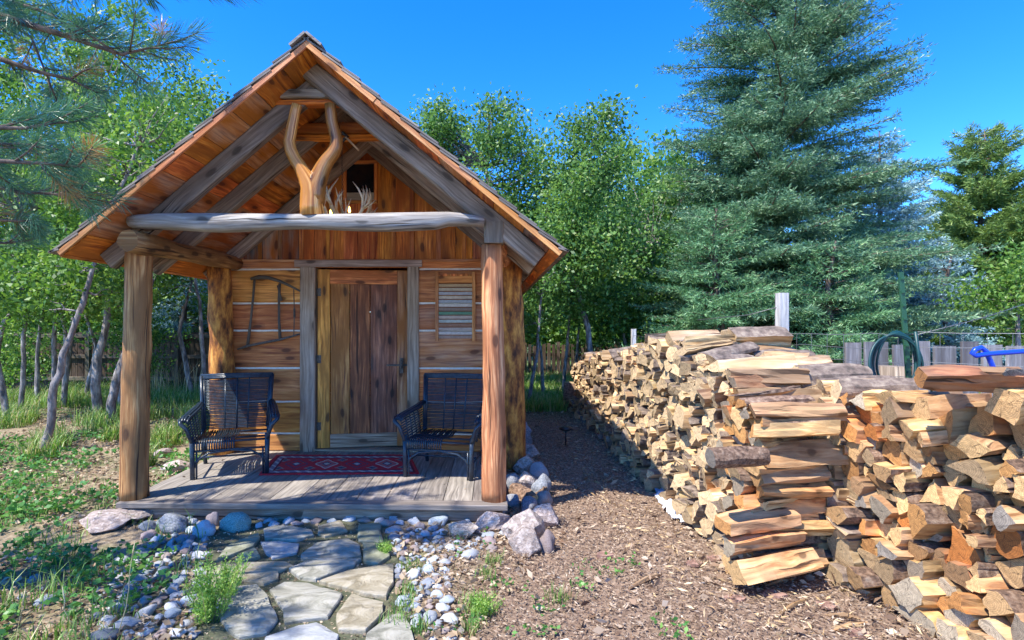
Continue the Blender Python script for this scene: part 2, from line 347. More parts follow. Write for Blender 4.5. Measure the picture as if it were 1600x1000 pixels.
M['rock'] = noisy('river_rock', [(.3, (.13, .15, .18)), (.5, (.30, .33, .37)), (.72, (.52, .54, .56))], scale=9, bump=.4, rnd='obj', rvar=.5, hue=.06)
M['boulder'] = noisy('boulder', [(.28, (.13, .10, .085)), (.45, (.34, .27, .23)), (.58, (.50, .42, .37)), (.75, (.72, .67, .62))], scale=5, detail=12, bump=.9, bdist=.02, rnd='obj', rvar=.4, hue=.03, dist=.6)
M['boulderg'] = noisy('grey_boulder', [(.28, (.09, .10, .11)), (.5, (.22, .23, .25)), (.72, (.40, .41, .43))], scale=6, detail=10, bump=.7, bdist=.015, rnd='obj', rvar=.4, hue=.05)
M['teal'] = noisy('teal_rock', [(.3, (.07, .13, .12)), (.5, (.18, .32, .29)), (.72, (.42, .54, .50))], scale=12, detail=10, bump=.7)
M['flag'] = noisy('flagstone', [(.28, (.13, .125, .09)), (.42, (.25, .235, .17)), (.55, (.40, .36, .27)), (.72, (.62, .60, .56))], scale=2.6, detail=12, bump=.7, bdist=.012, rnd='obj', rvar=.45, hue=.03, coords='Object', dist=.8)
M['mortar'] = noisy('mossy_joint', [(.35, (.035, .045, .02)), (.5, (.08, .085, .045)), (.7, (.16, .15, .09))], scale=14, bump=.8, bdist=.01)
# ------------------------------------------------------------------ ground
def gh(x, y):
    a = .03 * noise.noise(Vector((x * .5, y * .5, 0))) + .012 * noise.noise(Vector((x * 2.1, y * 2.1, 3)))
    k = 1.0
    if -3.3 < x < 1.3 and 0 < y < 7: k = .12
    return a * k - .004
def axis_(lo, hi, c, fine):
    out = [c]; s = fine; x = c
    while x < hi: x += s; out.append(x); s *= 1.035 if x - c > 4 else 1
    x = c; s = fine
    while x > lo: x -= s; out.insert(0, x); s *= 1.035 if c - x > 4 else 1
    return out
xs = axis_(-600, 600, 0, .07); ys = axis_(-60, 900, 4, .07)
V = np.array([(x, y, gh(x, y) if abs(x) < 40 and y < 60 else 0) for y in ys for x in xs]); nx = len(xs)
F = [(j * nx + i, j * nx + i + 1, (j + 1) * nx + i + 1, (j + 1) * nx + i) for j in range(len(ys) - 1) for i in range(nx - 1)]
m, nt, P, N, L = newmat('forest_ground'); M['ground'] = m
tc = N('ShaderNodeTexCoord'); sp = N('ShaderNodeSeparateXYZ'); L(tc.outputs['Object'], sp.inputs[0])
n1 = N('ShaderNodeTexNoise'); n1.inputs['Scale'].default_value = 28; n1.inputs['Detail'].default_value = 10; n1.inputs['Roughness'].default_value = .7; L(tc.outputs['Object'], n1.inputs['Vector'])
n2 = N('ShaderNodeTexNoise'); n2.inputs['Scale'].default_value = 1.1; n2.inputs['Detail'].default_value = 5; L(tc.outputs['Object'], n2.inputs['Vector'])
mul = ramp(N, [(.3, (.08, .048, .032)), (.5, (.24, .16, .11)), (.7, (.44, .33, .24))]); L(n1.outputs[0], mul.inputs[0])
lit = ramp(N, [(.3, (.10, .075, .045)), (.5, (.28, .21, .13)), (.7, (.48, .39, .27))]); L(n1.outputs[0], lit.inputs[0])
grs = ramp(N, [(.3, (.03, .05, .015)), (.5, (.08, .12, .03)), (.7, (.20, .24, .08))]); L(n1.outputs[0], grs.inputs[0])
xm = math_(N, L, 'MULTIPLY', math_(N, L, 'ADD', math_(N, L, 'ADD', sp.outputs[0], .2), math_(N, L, 'MULTIPLY', n2.outputs[0], .8)), 1.5, True)
c = mixc(N, L, xm, lit.outputs[0], mul.outputs[0])
far = math_(N, L, 'MULTIPLY', math_(N, L, 'ADD', math_(N, L, 'SUBTRACT', sp.outputs[1], 9.6), math_(N, L, 'MULTIPLY', n2.outputs[0], 2.0)), .8, True)
c = mixc(N, L, far, c, grs.outputs[0])
pg = ramp(N, [(.47, g(0)), (.56, g(.7))]); L(n2.outputs[0], pg.inputs[0])
c = mixc(N, L, math_(N, L, 'MULTIPLY', pg.outputs[0], math_(N, L, 'SUBTRACT', 1, xm)), c, grs.outputs[0])
L(c, P.inputs['Base Color']); P.inputs['Roughness'].default_value = .95
b = N('ShaderNodeBump'); b.inputs['Strength'].default_value = .8; b.inputs['Distance'].default_value = .02; L(n1.outputs[0], b.inputs['Height']); L(b.outputs[0], P.inputs['Normal'])
tag(np_mesh('ground', V, F, m, smooth=True), kind='structure')

# ------------------------------------------------------------------ cabin
DZ = .14                                   # deck top
WY, FY = 6.03, 4.25                        # wall plane, deck front
XC, HWR = -1.39, 1.92                      # ridge x, half width of roof
AP, SL = 3.70, .83                         # ridge top z, slope
RY0, RY1 = 4.05, 10.9
def roofz(x, off=0): return AP - abs(x - XC) * SL - off
cab = empty('log_cabin', (XC, 8, 0), 'small rustic log cabin with steep shingled roof and open front porch', 'cabin')
def cb(mb, name, mat, parent=None): return mb.build(name, mat, parent or cab, origin=(XC, 8, 0) if (parent is None) else (XC, 8, 0))
XL, XR = -2.95, .15
# wall courses
crs = [.14, .335, .69, 1.065, 1.485, 1.79, 2.17, 2.27]
DX0, DX1, DT = AT(493, 500, WY).x, AT(637, 500, WY).x, 2.19
wl = MB(); ck = MB()
for i in range(len(crs) - 1):
    z0, z1 = crs[i] + (.008 if i else 0), crs[i + 1] - .008
    for a, c_ in ((XL, DX0 - .02), (DX1 + .02, XR)):
        if z0 > DT: continue
        wl.beam((a, WY + .04, (z0 + z1) / 2), (c_, WY + .04, (z0 + z1) / 2), .08, z1 - z0, (0, 0, 1), ch=.014, seg=8, jit=.004, wea=random.choice([0, .1, .2, .5]))
        if i: ck.box((a, WY + .012, z0 - .026), (c_, WY + .05, z0 + .006), axis=0, ch=.004)
    for x in (XL + .04, XR - .04):
        wl.beam((x, WY + .08, (z0 + z1) / 2), (x, 10.5, (z0 + z1) / 2), .08, z1 - z0, ch=.014, seg=4, jit=.004)
    wl.beam((XL, 10.5, (z0 + z1) / 2), (XR, 10.5, (z0 + z1) / 2), .08, z1 - z0, ch=.014)
    if i:
        for x in (XL + .04, XR - .04): ck.box((x - .028, WY + .08, z0 - .017), (x + .028, 10.46, z0 + .001), axis=1)
wl.box((DX0 - .02, WY + .01, DT), (DX1 + .02, WY + .07, 2.262), axis=0)
wall = cb(wl, 'wall', M['siding']); cb(ck, 'chinking', M['chink'])
fl = MB(); fl.box((XL + .08, WY + .08, .08), (XR - .08, 10.46, .13), axis=1); cb(fl, 'floor', M['deck'])
# gable: vertical boards and battens
gb = MB(); x = XL - .05
def vboard(mb, x0, x1, z0, y0, th, wea, off=.055, holes=()):
    zt0, zt1 = roofz(x0, off), roofz(x1, off)
    if max(zt0, zt1) < z0 + .02: return
    zt0 = max(zt0, z0 + .01); zt1 = max(zt1, z0 + .01)
    xm = XC if x0 < XC < x1 else None
    prof = [(x0, z0), (x1, z0), (x1, zt1)] + ([(XC, roofz(XC, off))] if xm else []) + [(x0, zt0)]
    r = random.random(); ou, ov = random.uniform(0, 30), random.uniform(0, 30); b = len(mb.v); n = len(prof)
    for yy in (y0, y0 + th): mb.v.extend([(p[0], yy, p[1]) for p in prof])
    mb.face(tuple(b + k for k in range(n)), [(ou + p[1], ov + p[0]) for p in prof], r, wea)
    mb.face(tuple(b + n + k for k in range(n - 1, -1, -1)), [(ou + p[1], ov + p[0]) for p in prof[::-1]], r, wea)
    for k in range(n):
        k2 = (k + 1) % n
        mb.face((b + k2, b + k, b + n + k, b + n + k2), [(ou, ov), (ou + .1, ov), (ou + .1, ov + .02), (ou, ov + .02)], r, wea)
WX0, WX1, WZ0, WZ1 = AT(537, 0, WY).x, AT(590, 0, WY).x, AT(0, 321, WY).z, AT(0, 255, WY).z
def holed(mb, x0, x1, z0, y0, th, wea):
    if x1 <= WX0 or x0 >= WX1: vboard(mb, x0, x1, z0, y0, th, wea); return
    if x0 < WX0 - .01: vboard(mb, x0, WX0, z0, y0, th, wea)
    if x1 > WX1 + .01: vboard(mb, WX1, x1, z0, y0, th, wea)
    a, c_ = max(x0, WX0), min(x1, WX1)
    mb.box((a, y0, z0), (c_, y0 + th, WZ0), axis=2, wea=wea, ch=.001)
    vboard(mb, a, c_, WZ1, y0, th, wea)
while x < XR + .05:
    wd = random.uniform(.17, .27); x1 = min(x + wd, XR + .06)
    left = x < -2.3
    holed(gb, x + .002, x1 - .002, 2.272, WY, .02, .95 if left else random.choice([0, 0, .1, .3]))
    x = x1
bt = MB(); x = XL + .12
while x < XR:
    bt = MB()
    if not (WX0 - .08 < x < WX1 + .05): vboard(bt, x, x + .045, 2.274, WY - .016, .014, .9 if x < -2.35 else random.choice([0, .2, .5]))
    if bt.v: cb(bt, 'batten', M['orange'])
    x += random.uniform(.2, .3)
cb(gb, 'gable_wall', M['orange'])
led = MB(); led.beam((XL + .1, WY - .012, 2.262), (XR, WY - .012, 2.262), .03, .03, wea=.4); cb(led, 'ledge', M['siding'])
# gable back
gbk = MB(); x = XL
while x < XR: vboard(gbk, x + .001, x + .249, 2.272, 10.5, .02, .2); x += .25
cb(gbk, 'rear_gable', M['orange'])
# gable window
wf = MB(); f_ = .035
wf.box((WX0, WY - .03, WZ1 - f_), (WX1, WY + .02, WZ1), axis=0); wf.box((WX0, WY - .03, WZ0), (WX1, WY + .02, WZ0 + f_), axis=0)
wf.box((WX0, WY - .029, WZ0 + f_), (WX0 + f_, WY + .019, WZ1 - f_), axis=2); wf.box((WX1 - f_, WY - .029, WZ0 + f_), (WX1, WY + .019, WZ1 - f_), axis=2)
win = cb(wf, 'window', M['siding'])
pn = MB(); pn.box((WX0 + f_, WY + .0, WZ0 + f_ + .09), (WX1 - f_, WY + .006, WZ1 - f_), axis=0, ch=.0005); cb(pn, 'pane', M['glass'], win)
pn = MB(); pn.box((WX0 + f_, WY - .01, WZ0 + f_), (WX1 - f_, WY + .016, WZ0 + f_ + .09), axis=0, wea=.9); cb(pn, 'sash', M['grey'], win)
# roof
rf = MB(); rs = MB()
for sg in (-1, 1):
    nrm = Vector((sg * SL, 0, 1)).normalized(); sd = Vector((sg, 0, -SL)).normalized(); Ls = HWR * math.sqrt(1 + SL * SL)
    a = .0
    while a < Ls - .01:
        wd = min(random.uniform(.2, .3), Ls - a); mid = Vector((XC, 0, AP)) + sd * (a + wd / 2) - nrm * (.045 + random.uniform(0, .004))
        yy = RY0 + random.uniform(-.012, .012)
        while yy < RY1 - .02:
            y2 = min(yy + random.choice([2.4, 3.1, 3.6]), RY1)
            rf.beam(mid + Vector((0, yy + .002, 0)), mid + Vector((0, y2, 0)), wd - .004, .02, tuple(nrm), ch=.002, wea=random.choice([0, 0, .1, .6]) if a < Ls - .5 else random.choice([0, .3, .8])); yy = y2
        a += wd
    a = -.02; k = 0
    while a < Ls:
        yy = RY0 - .03
        while yy < RY1 + .03:
            wd = random.uniform(.12, .28)
            c0 = Vector((XC, yy + wd / 2, AP)) + sd * a - nrm * .018; c1 = Vector((XC, yy + wd / 2, AP)) + sd * (min(a + .34, Ls + .03)) + nrm * (.008 + random.uniform(0, .008))
            rs.beam(c0, c1, wd - .004, .014, tuple(nrm), ch=.001, wea=.6); yy += wd
        a += .19
rb = cb(rf, 'roof_boards', M['orange']); cb(rs, 'roof', M['shingle'])
rg = MB()
for sg in (-1, 1):
    sd = Vector((sg, 0, -SL)).normalized(); nrm = Vector((sg * SL, 0, 1)).normalized()
    rg.beam(Vector((XC, 7.5, AP + .012)) + sd * .07 + nrm * .012 + Vector((0, -3.5, 0)), Vector((XC, 7.5, AP + .012)) + sd * .07 + nrm * .012 + Vector((0, 3.45, 0)), .15, .018, tuple(nrm), wea=.5)
cb(rg, 'ridge_cap', M['shingle'])
for sg in (-1, 1):                                   # rake trim
    t = MB(); sd = Vector((sg, 0, -SL)).normalized(); nrm = Vector((sg * SL, 0, 1)).normalized(); Ls = HWR * math.sqrt(1 + SL * SL)
    a = 0 if sg < 0 else .03
    while a < Ls - .02:
        a2 = min(a + random.uniform(.5, 1.1), Ls); o_ = Vector((XC, RY0 - .012 + random.uniform(-.003, .003), AP)) - nrm * .04
        t.beam(o_ + sd * a, o_ + sd * (a2 - .004), .02, .04, tuple(nrm), ch=.002, seg=2, jit=.003, wea=.35); a = a2
    cb(t, 'rake_trim', M['siding'])
# rafters
for i, (yy, hh, wea) in enumerate(((4.40, .15, .5), (4.99, .14, .6), (5.97, .13, .5), (7.0, .13, .5), (8.0, .13, .5), (9.0, .13, .5), (10.2, .13, .5))):
    for sg in (-1, 1):
        sd = Vector((sg, 0, -SL)).normalized(); nrm = Vector((sg * SL, 0, 1)).normalized(); Ls = HWR * math.sqrt(1 + SL * SL)
        o_ = Vector((XC, yy + (-.075 if sg > 0 and i == 0 else (.02 if sg > 0 else 0)), AP)) - nrm * (.058 + hh / 2)
        t = MB(); t.beam(o_ + sd * (.0 if sg < 0 else (-.06 if i == 0 else .09)), o_ + sd * (Ls - .10), .09, hh, tuple(nrm), ch=.012, seg=14, jit=.009, wea=wea); cb(t, 'rafter', M['grey'])
# collar ties
t = MB(); z_ = AT(0, 152, 4.24).z; t.beam((AT(428, 0, 4.33).x, 4.33, z_ + .045), (AT(550, 0, 4.33).x, 4.33, z_ + .045), .045, .072, ch=.01, seg=5, jit=.008, wea=.7); cb(t, 'collar_tie', M['grey'])
t = MB(); t.beam((AT(430, 0, 4.37).x, 4.39, z_ - .012), (AT(552, 0, 4.37).x, 4.39, z_ - .012), .09, .04, ch=.005, seg=3); cb(t, 'collar_tie', M['orange'])
t = MB(); z_ = AT(0, 212, 4.92).z; t.beam((XC - .62, 4.92, z_ + .04), (XC + .62, 4.92, z_ + .04), .06, .10, ch=.01, seg=5, jit=.006, wea=.4); t.beam((XC - .66, 4.93, z_ - .04), (XC + .66, 4.93, z_ - .04), .09, .04, ch=.005); cb(t, 'collar_tie', M['orange'])
# posts
def logpost(name, x, y, z0, z1, r0, r1, mat, jit=.05, bow=.015):
    n = 26; pts = []; rad = []; ph = random.uniform(0, 9)
    for i in range(n + 1):
        t = i / n; pts.append((x + bow * math.sin(t * 3.1 + ph), y + bow * math.cos(t * 2.3 + ph), z0 + (z1 - z0) * t)); rad.append(r0 + (r1 - r0) * t)
    b = MB(); b.tube(pts, rad, n=20, jit=jit); return cb(b, name, mat)
PY = 4.40
logpost('porch_post', AT(213, 0, PY).x, PY, DZ, 2.165, .107, .099, M['post'])
logpost('porch_post', AT(770, 0, PY).x, PY, DZ, 2.195, .100, .084, M['post'], bow=.01)
logpost('wall_post', AT(345, 0, 5.93).x, 5.93, DZ, 2.22, .128, .122, M['barkpost'], jit=.09)
logpost('wall_post', AT(799, 0, 5.9).x, 5.9, .0, 2.24, .15, .125, M['barkpost'], jit=.10)
# side plates: horizontal logs from porch post back to wall
for px0, xa in ((206, None), (770, None)):
    b = MB(); x0 = -2.80 if px0 < 500 else AT(px0, 0, PY).x; x1 = -2.86 if px0 < 500 else AT(790, 0, 5.93).x
    pts = [Vector((x0, PY - .27, 2.20)).lerp(Vector((x1, 6.0, 2.235)), i / 12) + noise.noise_vector(Vector((i * .4, px0, 0))) * .012 for i in range(13)]
    if px0 < 500: b.tube(pts, [.082 + .006 * math.sin(i) for i in range(13)], n=14, jit=.07); cb(b, 'side_plate', M['post'])
    else:
        b.tube(pts[2:], .075, n=12, jit=.05); cb(b, 'side_plate', M['post'])
# porch beam
b = MB(); BY = 4.27; xa, xb = AT(206, 0, BY).x, AT(757, 0, BY).x; rings = []
for i in range(31):
    t = i / 30; x = xa + (xb - xa) * t; taper = 1 - .35 * max(0, (t - .9) / .1) ** 1.5 - .25 * max(0, (.04 - t) / .04)
    zt = 2.428 + .006 * math.sin(t * 9); zb = 2.300 + (.012 * math.sin(t * 14 + 1)) + (.02 if t > .88 else 0)
    c_ = (zt + zb) / 2; hh = (zt - zb) / 2 * taper; ww = .085 * taper; ring = []
    for j in range(16):
        a = 2 * math.pi * j / 16; ca, sa = math.cos(a), math.sin(a); k = (abs(ca) ** 3.2 + abs(sa) ** 3.2) ** (-1 / 3.2)
        r = 1 + .05 * noise.noise(Vector((i * .3, ca * 1.5, sa * 1.5)))
        ring.append(Vector((x, BY - ca * k * ww * r, c_ - .02 * max(0, t - .92) / .08 + sa * k * hh * r)))
    rings.append(ring)
b.sweep(rings, sm=True, wea=.3); cb(b, 'porch_beam', M['beam'])
b = MB(); xk = AT(772, 0, PY).x; b.beam((xk, PY - .05, 2.197), (xk, PY - .05, AT(0, 349, PY - .13).z), .155, .16, (0, 1, 0), ch=.01, seg=3, jit=.006, wea=.8); cb(b, 'post_block', M['grey'])
for sx, sz in ((-.05, .03), (.05, .03), (-.05, .1), (.05, .1)):
    pass
# forked log
FB = BY
def pth(pl, Y): return [AT(a, c_, Y) for a, c_ in pl]
b = MB()
b.tube(pth([(488, 338), (487, 322), (487, 305), (485, 290), (478, 276), (470, 262), (462, 250), (455, 236), (452, 222), (455, 206), (458, 190), (461, 175), (464, 164)], FB), [.094, .092, .088, .078, .062, .052, .050, .050, .047, .045, .042, .040, .039], n=16, jit=.04)
b.tube(pth([(489, 320), (491, 303), (494, 288), (499, 276), (505, 262), (512, 250), (520, 240), (525, 230), (526, 218), (523, 204), (519, 190), (517, 176), (516, 163)], FB + .01), [.088, .088, .082, .072, .063, .058, .055, .051, .048, .047, .046, .044, .042], n=16, jit=.04)
cb(b, 'forked_log', M['fork'])
# deck
b = MB(); x = XL - .02; DXR = AT(790, 0, FY).x; XD0 = AT(181, 0, FY).x
while x > XD0 + .01: x -= .24
x = XD0
while x < DXR - .02:
    x2 = min(x + .235, DXR); b.box((x + .002, FY + .12, DZ - .04), (x2 - .002, WY + .01, DZ - random.uniform(0, .002)), axis=1, wea=random.uniform(.3, .9)); x = x2
b.box((XD0, FY, DZ - .042), (DXR + .015, FY + .118, DZ + .001), axis=0, wea=.7)
deck = cb(b, 'porch_deck', M['deck'])
b = MB(); b.box((XD0 + .05, FY + .05, .0), (DXR - .03, FY + .12, DZ - .045), axis=0); b.box((DXR - .09, FY + .13, .0), (DXR - .02, WY, DZ - .045), axis=1); b.box((XD0 + .05, FY + .13, .0), (XD0 + .12, WY, DZ - .045), axis=1); cb(b, 'deck_joist', M['grey'])
# door frame
J0 = AT(470, 0, WY).x; J1 = AT(655, 0, WY).x
b = MB(); b.box((J0, WY - .035, DZ), (DX0, WY + .1, DT - .002), axis=2, wea=.9, seg=8, jit=.004, ch=.008); b.box((DX1, WY - .033, DZ), (J1, WY + .1, DT - .002), axis=2, wea=.6, seg=8, jit=.004, ch=.008)
b.box((AT(462, 0, WY).x, WY - .05, DT), (AT(660, 0, WY).x, WY - .001, DT + .075), axis=0, wea=.9, seg=6, jit=.005); b.box((DX0, WY - .03, DZ), (DX1, WY + .12, DZ + .025), axis=0, wea=.4)
cb(b, 'door_frame', M['jamb'])
# door leaf, hinged on the left and standing a little open inwards
dr = bpy.data.objects.new('door', None); link(dr, cab); dr.location = (DX0 + .015 - XC, WY + .03 - 8, DZ + .03); dr.rotation_euler = (0, 0, R(9))
DW, DH = DX1 - DX0 - .03, DT - DZ - .05
def dpart(name, mat, items):
    q = MB()
    for lo, hi, ax, we in items: q.box(lo, hi, axis=ax, wea=we, seg=6, jit=.003, ch=.005)
    return q.build(name, mat, dr)
dpart('stile', M['door_y'], [((0, -.02, 0), (.135, .03, DH), 2, 0)])
dpart('stile', M['door_y'], [((DW - .12, -.02, 0), (DW, .03, DH), 2, .5)])
dpart('rail', M['door_y'], [((.137, -.018, DH - .16), (DW - .122, .03, DH), 0, .1)])
dpart('rail', M['jamb'], [((.137, -.018, 0), (DW - .122, .03, .15), 0, .2)])
dpart('plank', M['door_y'], [((.14, -.002, .15), (.35, .025, DH - .16), 2, .15)])
dpart('plank', M['door_d'], [((.355, -.004, .15), (.575, .025, DH - .16), 2, 0)])
dpart('plank', M['door_d'], [((.58, -.001, .15), (DW - .122, .025, DH - .16), 2, .2)])
hd = MB(); hd.beam((DW - .24, -.035, .92), (DW + .0, -.035, .92), .015, .02); hd.box((DW - .09, -.06, .83), (DW - .05, -.02, 1.0)); hd.tube([(DW - .07, -.05, .98), (DW - .07, -.09, .94), (DW - .07, -.05, .87)], .01, n=6); hd.build('latch', M['iron'], dr)
for hz in (.2, .95, 1.7):
    q = MB(); q.tube([(.0, -.028, hz), (.0, -.028, hz + .09)], .009, n=8); q.box((.004, -.025, hz), (.04, -.0205, hz + .09), axis=2, ch=.0005); q.build('hinge', M['iron'], dr)

# shutter hung on the wall
sx0, sx1, sz0, sz1 = AT(681, 0, WY).x, AT(743, 0, WY).x, AT(0, 532, WY).z, AT(0, 427, WY).z
sh = empty('wall_shutter', ((sx0 + sx1) / 2, WY - .02, sz0), 'small wooden louvred shutter hung on the wall right of the door', 'shutter')
O = sh.location
b = MB(); b.box((sx0, WY - .055, sz0), (sx0 + .035, WY - .012, sz1), axis=2, wea=.3); b.box((sx1 - .035, WY - .055, sz0 - .0), (sx1, WY - .012, sz1), axis=2, wea=.3)
for k in range(12):
    t = k / 11; xx = sx0 + .035 + (sx1 - sx0 - .07) * t
b.box((sx0 + .035, WY - .05, sz1 - .12), (sx1 - .035, WY - .018, sz1 - .045 + .0), axis=0, wea=.1)
for k in range(8):
    xa_ = sx0 + .035 + (sx1 - sx0 - .07) * k / 8; b.box((xa_, WY - .049, sz1 - .046), (xa_ + (sx1 - sx0 - .07) / 8, WY - .02, sz1 - .03 + .014 * abs(math.sin(k * 1.3))), axis=2, ch=.001)
b.build('shutter_frame', M['siding'], sh, origin=O)
cols = [(.5, .35, .2), (.55, .45, .33), (.45, .45, .48), (.6, .5, .4), (.4, .42, .46), (.65, .6, .55), (.3, .22, .18), (.14, .3, .2), (.55, .45, .38), (.5, .55, .52), (.35, .2, .14), (.5, .42, .38), (.62, .58, .55), (.4, .3, .25)]
nsl = 14; zz0, zz1 = sz0 + .02, sz1 - .125
for k in range(nsl):
    zc = zz1 - (zz1 - zz0) * (k + .5) / nsl; q = MB()
    q.beam((sx0 + .036, WY - .036, zc), (sx1 - .036, WY - .036, zc), .008, .036, (0, -.55, 1), ch=.002)
    q.build('louvre', noisy('louvre_paint_%d' % k if False else 'louvre_paint', [(.35, tuple(c * .7 for c in cols[k])), (.65, cols[k])], scale=25, bump=.2), sh, origin=O)

# antique saw on the wall
sw = empty('antique_saw', AT(420, 540, WY - .03), 'antique wooden frame saw hung on the log wall left of the door', 'saw'); O = sw.location
Yw = WY - .035
def onw(l, Y=Yw): return [AT(a, c_, Y) for a, c_ in l]
q = MB(); q.tube(onw([(398, 433), (396, 460), (392, 500), (387, 540)]), [.014, .013, .013, .018], n=8, wea=1); q.build('side_arm', M['oldwood'], sw, origin=O)
q = MB(); q.tube(onw([(437, 443), (436, 470), (436, 500), (438, 532)]), [.016, .014, .014, .018], n=8, wea=1); q.tube(onw([(434, 446), (440, 470)], Yw - .01), .012, n=6, wea=1); q.build('side_arm', M['oldwood'], sw, origin=O)
q = MB(); q.tube(onw([(392, 436), (405, 433), (420, 434), (436, 439), (452, 446), (469, 455)], Yw - .012), [.016, .024, .022, .018, .015, .01], n=8, wea=1); q.build('curved_handle', M['oldwood'], sw, origin=O)
q = MB(); q.tube(onw([(371, 546), (386, 541), (410, 536), (436, 531), (455, 526), (468, 522)], Yw - .006), [.010, .014, .014, .014, .011, .009], n=8); q.build('lower_rail', M['iron'], sw, origin=O)
q = MB(); q.tube(onw([(459, 452), (460, 490), (459, 526)], Yw), .006, n=6); q.tube(onw([(460, 482), (460, 496)], Yw), .013, n=6); q.build('tension_rod', M['iron'], sw, origin=O)

# rug
r0, r1, r2_, r3 = G(404, 743, DZ), G(655, 741, DZ), G(641, 712, DZ), G(432, 712, DZ)
def rug_col(u, v):                                   # u 0..1 along, v 0..1 across
    W_, H_ = 1.55, .62; x_, y_ = u * W_, v * H_; e = min(x_, W_ - x_, y_, H_ - y_)
    red, dk, navy, cream, pink = (.60, .02, .035), (.20, .01, .025), (.07, .06, .12), (.62, .55, .48), (.55, .12, .12)
    if e < .035: return red
    if e < .05: return dk
    if e < .105: return (.26, .2, .26) if (int((x_ + y_) / .035) % 3) else cream
    if e < .12: return dk
    best = red
    for k in range(4):
        cx = .3 + k * .32; d = abs(x_ - cx) / .15 + abs(y_ - .31) / .17
        if d < .22: best = cream
        elif d < .38: best = navy
        elif d < .75: best = pink if k % 2 else red
        elif d < .88: best = cream if k % 2 else navy
    for k in range(5):
        cx = .14 + k * .32; d = abs(x_ - cx) / .07 + abs(abs(y_ - .31) - .13) / .06
        if d < .5: best = navy
        elif d < .9: best = (.34, .25, .22)
    return best
nu, nv = 150, 60; VV = []; CC = []; RO = Vector((0, 0, 0))
for j in range(nv + 1):
    for i in range(nu + 1):
        u, v = i / nu, j / nv; p = r0.lerp(r1, u).lerp(r3.lerp(r2_, u), v)
        e = min(u, 1 - u, v * .4, (1 - v) * .4)
        VV.append((p.x, p.y, DZ + .009 + .004 * noise.noise(Vector((p.x * 5, p.y * 6, 1))) + .004 * max(0, 1 - e * 30) * random.random()))
FF = [(j * (nu + 1) + i, j * (nu + 1) + i + 1, (j + 1) * (nu + 1) + i + 1, (j + 1) * (nu + 1) + i) for j in range(nv) for i in range(nu)]
CC = [tuple(c * random.uniform(.8, 1.15) for c in rug_col((i + .5) / nu, (j + .5) / nv)) for j in range(nv) for i in range(nu)]
m, nt, P, N, L = newmat('woven_rug'); a = N('ShaderNodeAttribute'); a.attribute_name = 'col'; L(a.outputs['Color'], P.inputs['Base Color']); P.inputs['Roughness'].default_value = .95
nz = N('ShaderNodeTexNoise'); nz.inputs['Scale'].default_value = 300; b_ = N('ShaderNodeBump'); b_.inputs['Distance'].default_value = .004; tc = N('ShaderNodeTexCoord'); L(tc.outputs['Object'], nz.inputs['Vector']); L(nz.outputs[0], b_.inputs['Height']); L(b_.outputs[0], P.inputs['Normal'])
rug = np_mesh('door_rug', VV, FF, m, col=CC, smooth=True); tag(rug, 'red patterned woven rug lying on the deck before the door', 'rug')
sm = rug.modifiers.new('thickness', 'SOLIDIFY'); sm.thickness = .008; sm.offset = -1

# antler chandelier
CY = 5.0; cc = AT(541, 340, CY)
ch = empty('antler_chandelier', (cc.x, CY, cc.z), 'antler chandelier with lit bulbs hanging from a chain behind the porch beam', 'chandelier'); O = ch.location
def antler(base, az, s, lean):
    q = MB(); d = Vector((math.cos(az), math.sin(az), 0)); u = Vector((0, 0, 1)); side = d.cross(u)
    main = [base + d * (r * s) + u * (h * s) + side * (k * s * lean) for r, h, k in ((0, 0, 0), (.08, -.03, .02), (.16, .0, .05), (.22, .08, .07), (.25, .17, .06), (.24, .26, .02), (.2, .33, -.02))]
    q.tube(main, [.017 * s, .016 * s, .015 * s, .014 * s, .011 * s, .008 * s, .002], n=8, jit=.05)
    for k, (dx, dz, l) in ((2, (.5, .8, .14)), (3, (.9, .5, .14)), (4, (-.5, .8, .15))):
        a_ = main[k]; b_ = a_ + (d * dx + u * dz + side * random.uniform(-.5, .5)).normalized() * l * s
        q.tube([a_, a_.lerp(b_, .5) + d * .012, b_ + u * .02], [.011 * s, .008 * s, .002], n=6)
    return q
for k in range(10):
    az = k * 2 * math.pi / 10 + .35
    antler(Vector((cc.x, CY, cc.z - .02)), az, .88 + .18 * math.sin(k * 2.4), 1 if k % 2 else -1).build('antler', M['antler'], ch, origin=O)
for a_, c_ in ((517, 333), (546, 330)):
    p = AT(a_, c_, CY - .1); q = MB(); q.tube([p + Vector((0, 0, -.06)), p + Vector((0, 0, -.015))], .011, n=8); q.build('candle_socket', M['antler'], ch, origin=O)
    q = MB(); q.tube([p + Vector((0, 0, -.014)), p + Vector((0, 0, .0)), p + Vector((0, 0, .02)), p + Vector((0, 0, .045))], [.006, .013, .010, .002], n=8); q.build('flame_bulb', M['bulb'], ch, origin=O)
q = MB(); top = AT(534, 222, 4.86); p0 = Vector((cc.x - .03, CY, cc.z - .05)); nlk = 34
for k in range(nlk):
    a_ = p0.lerp(top, k / nlk); b_ = p0.lerp(top, (k + .9) / nlk); o_ = Vector((.006, 0, 0)) if k % 2 else Vector((0, .006, 0))
    q.tube([a_ + o_, b_ + o_], .0022, n=4); q.tube([a_ - o_, b_ - o_], .0022, n=4)
q.build('chain', M['black'], ch, origin=O)
pu = empty('chain_pulley', AT(534, 216, 4.86), 'black iron pulley with a stick handle on the rear collar tie', 'pulley'); O = pu.location; pc = Vector(O)
q = MB(); q.tube([pc + Vector((-.045, -.03, .0)), pc + Vector((-.03, -.03, .035)), pc + Vector((.02, -.03, .035)), pc + Vector((.06, -.03, .005)), pc + Vector((.02, -.03, -.03)), pc + Vector((-.03, -.03, -.03)), pc + Vector((-.045, -.03, 0))], .018, n=8); q.build('block', M['black'], pu, origin=O)
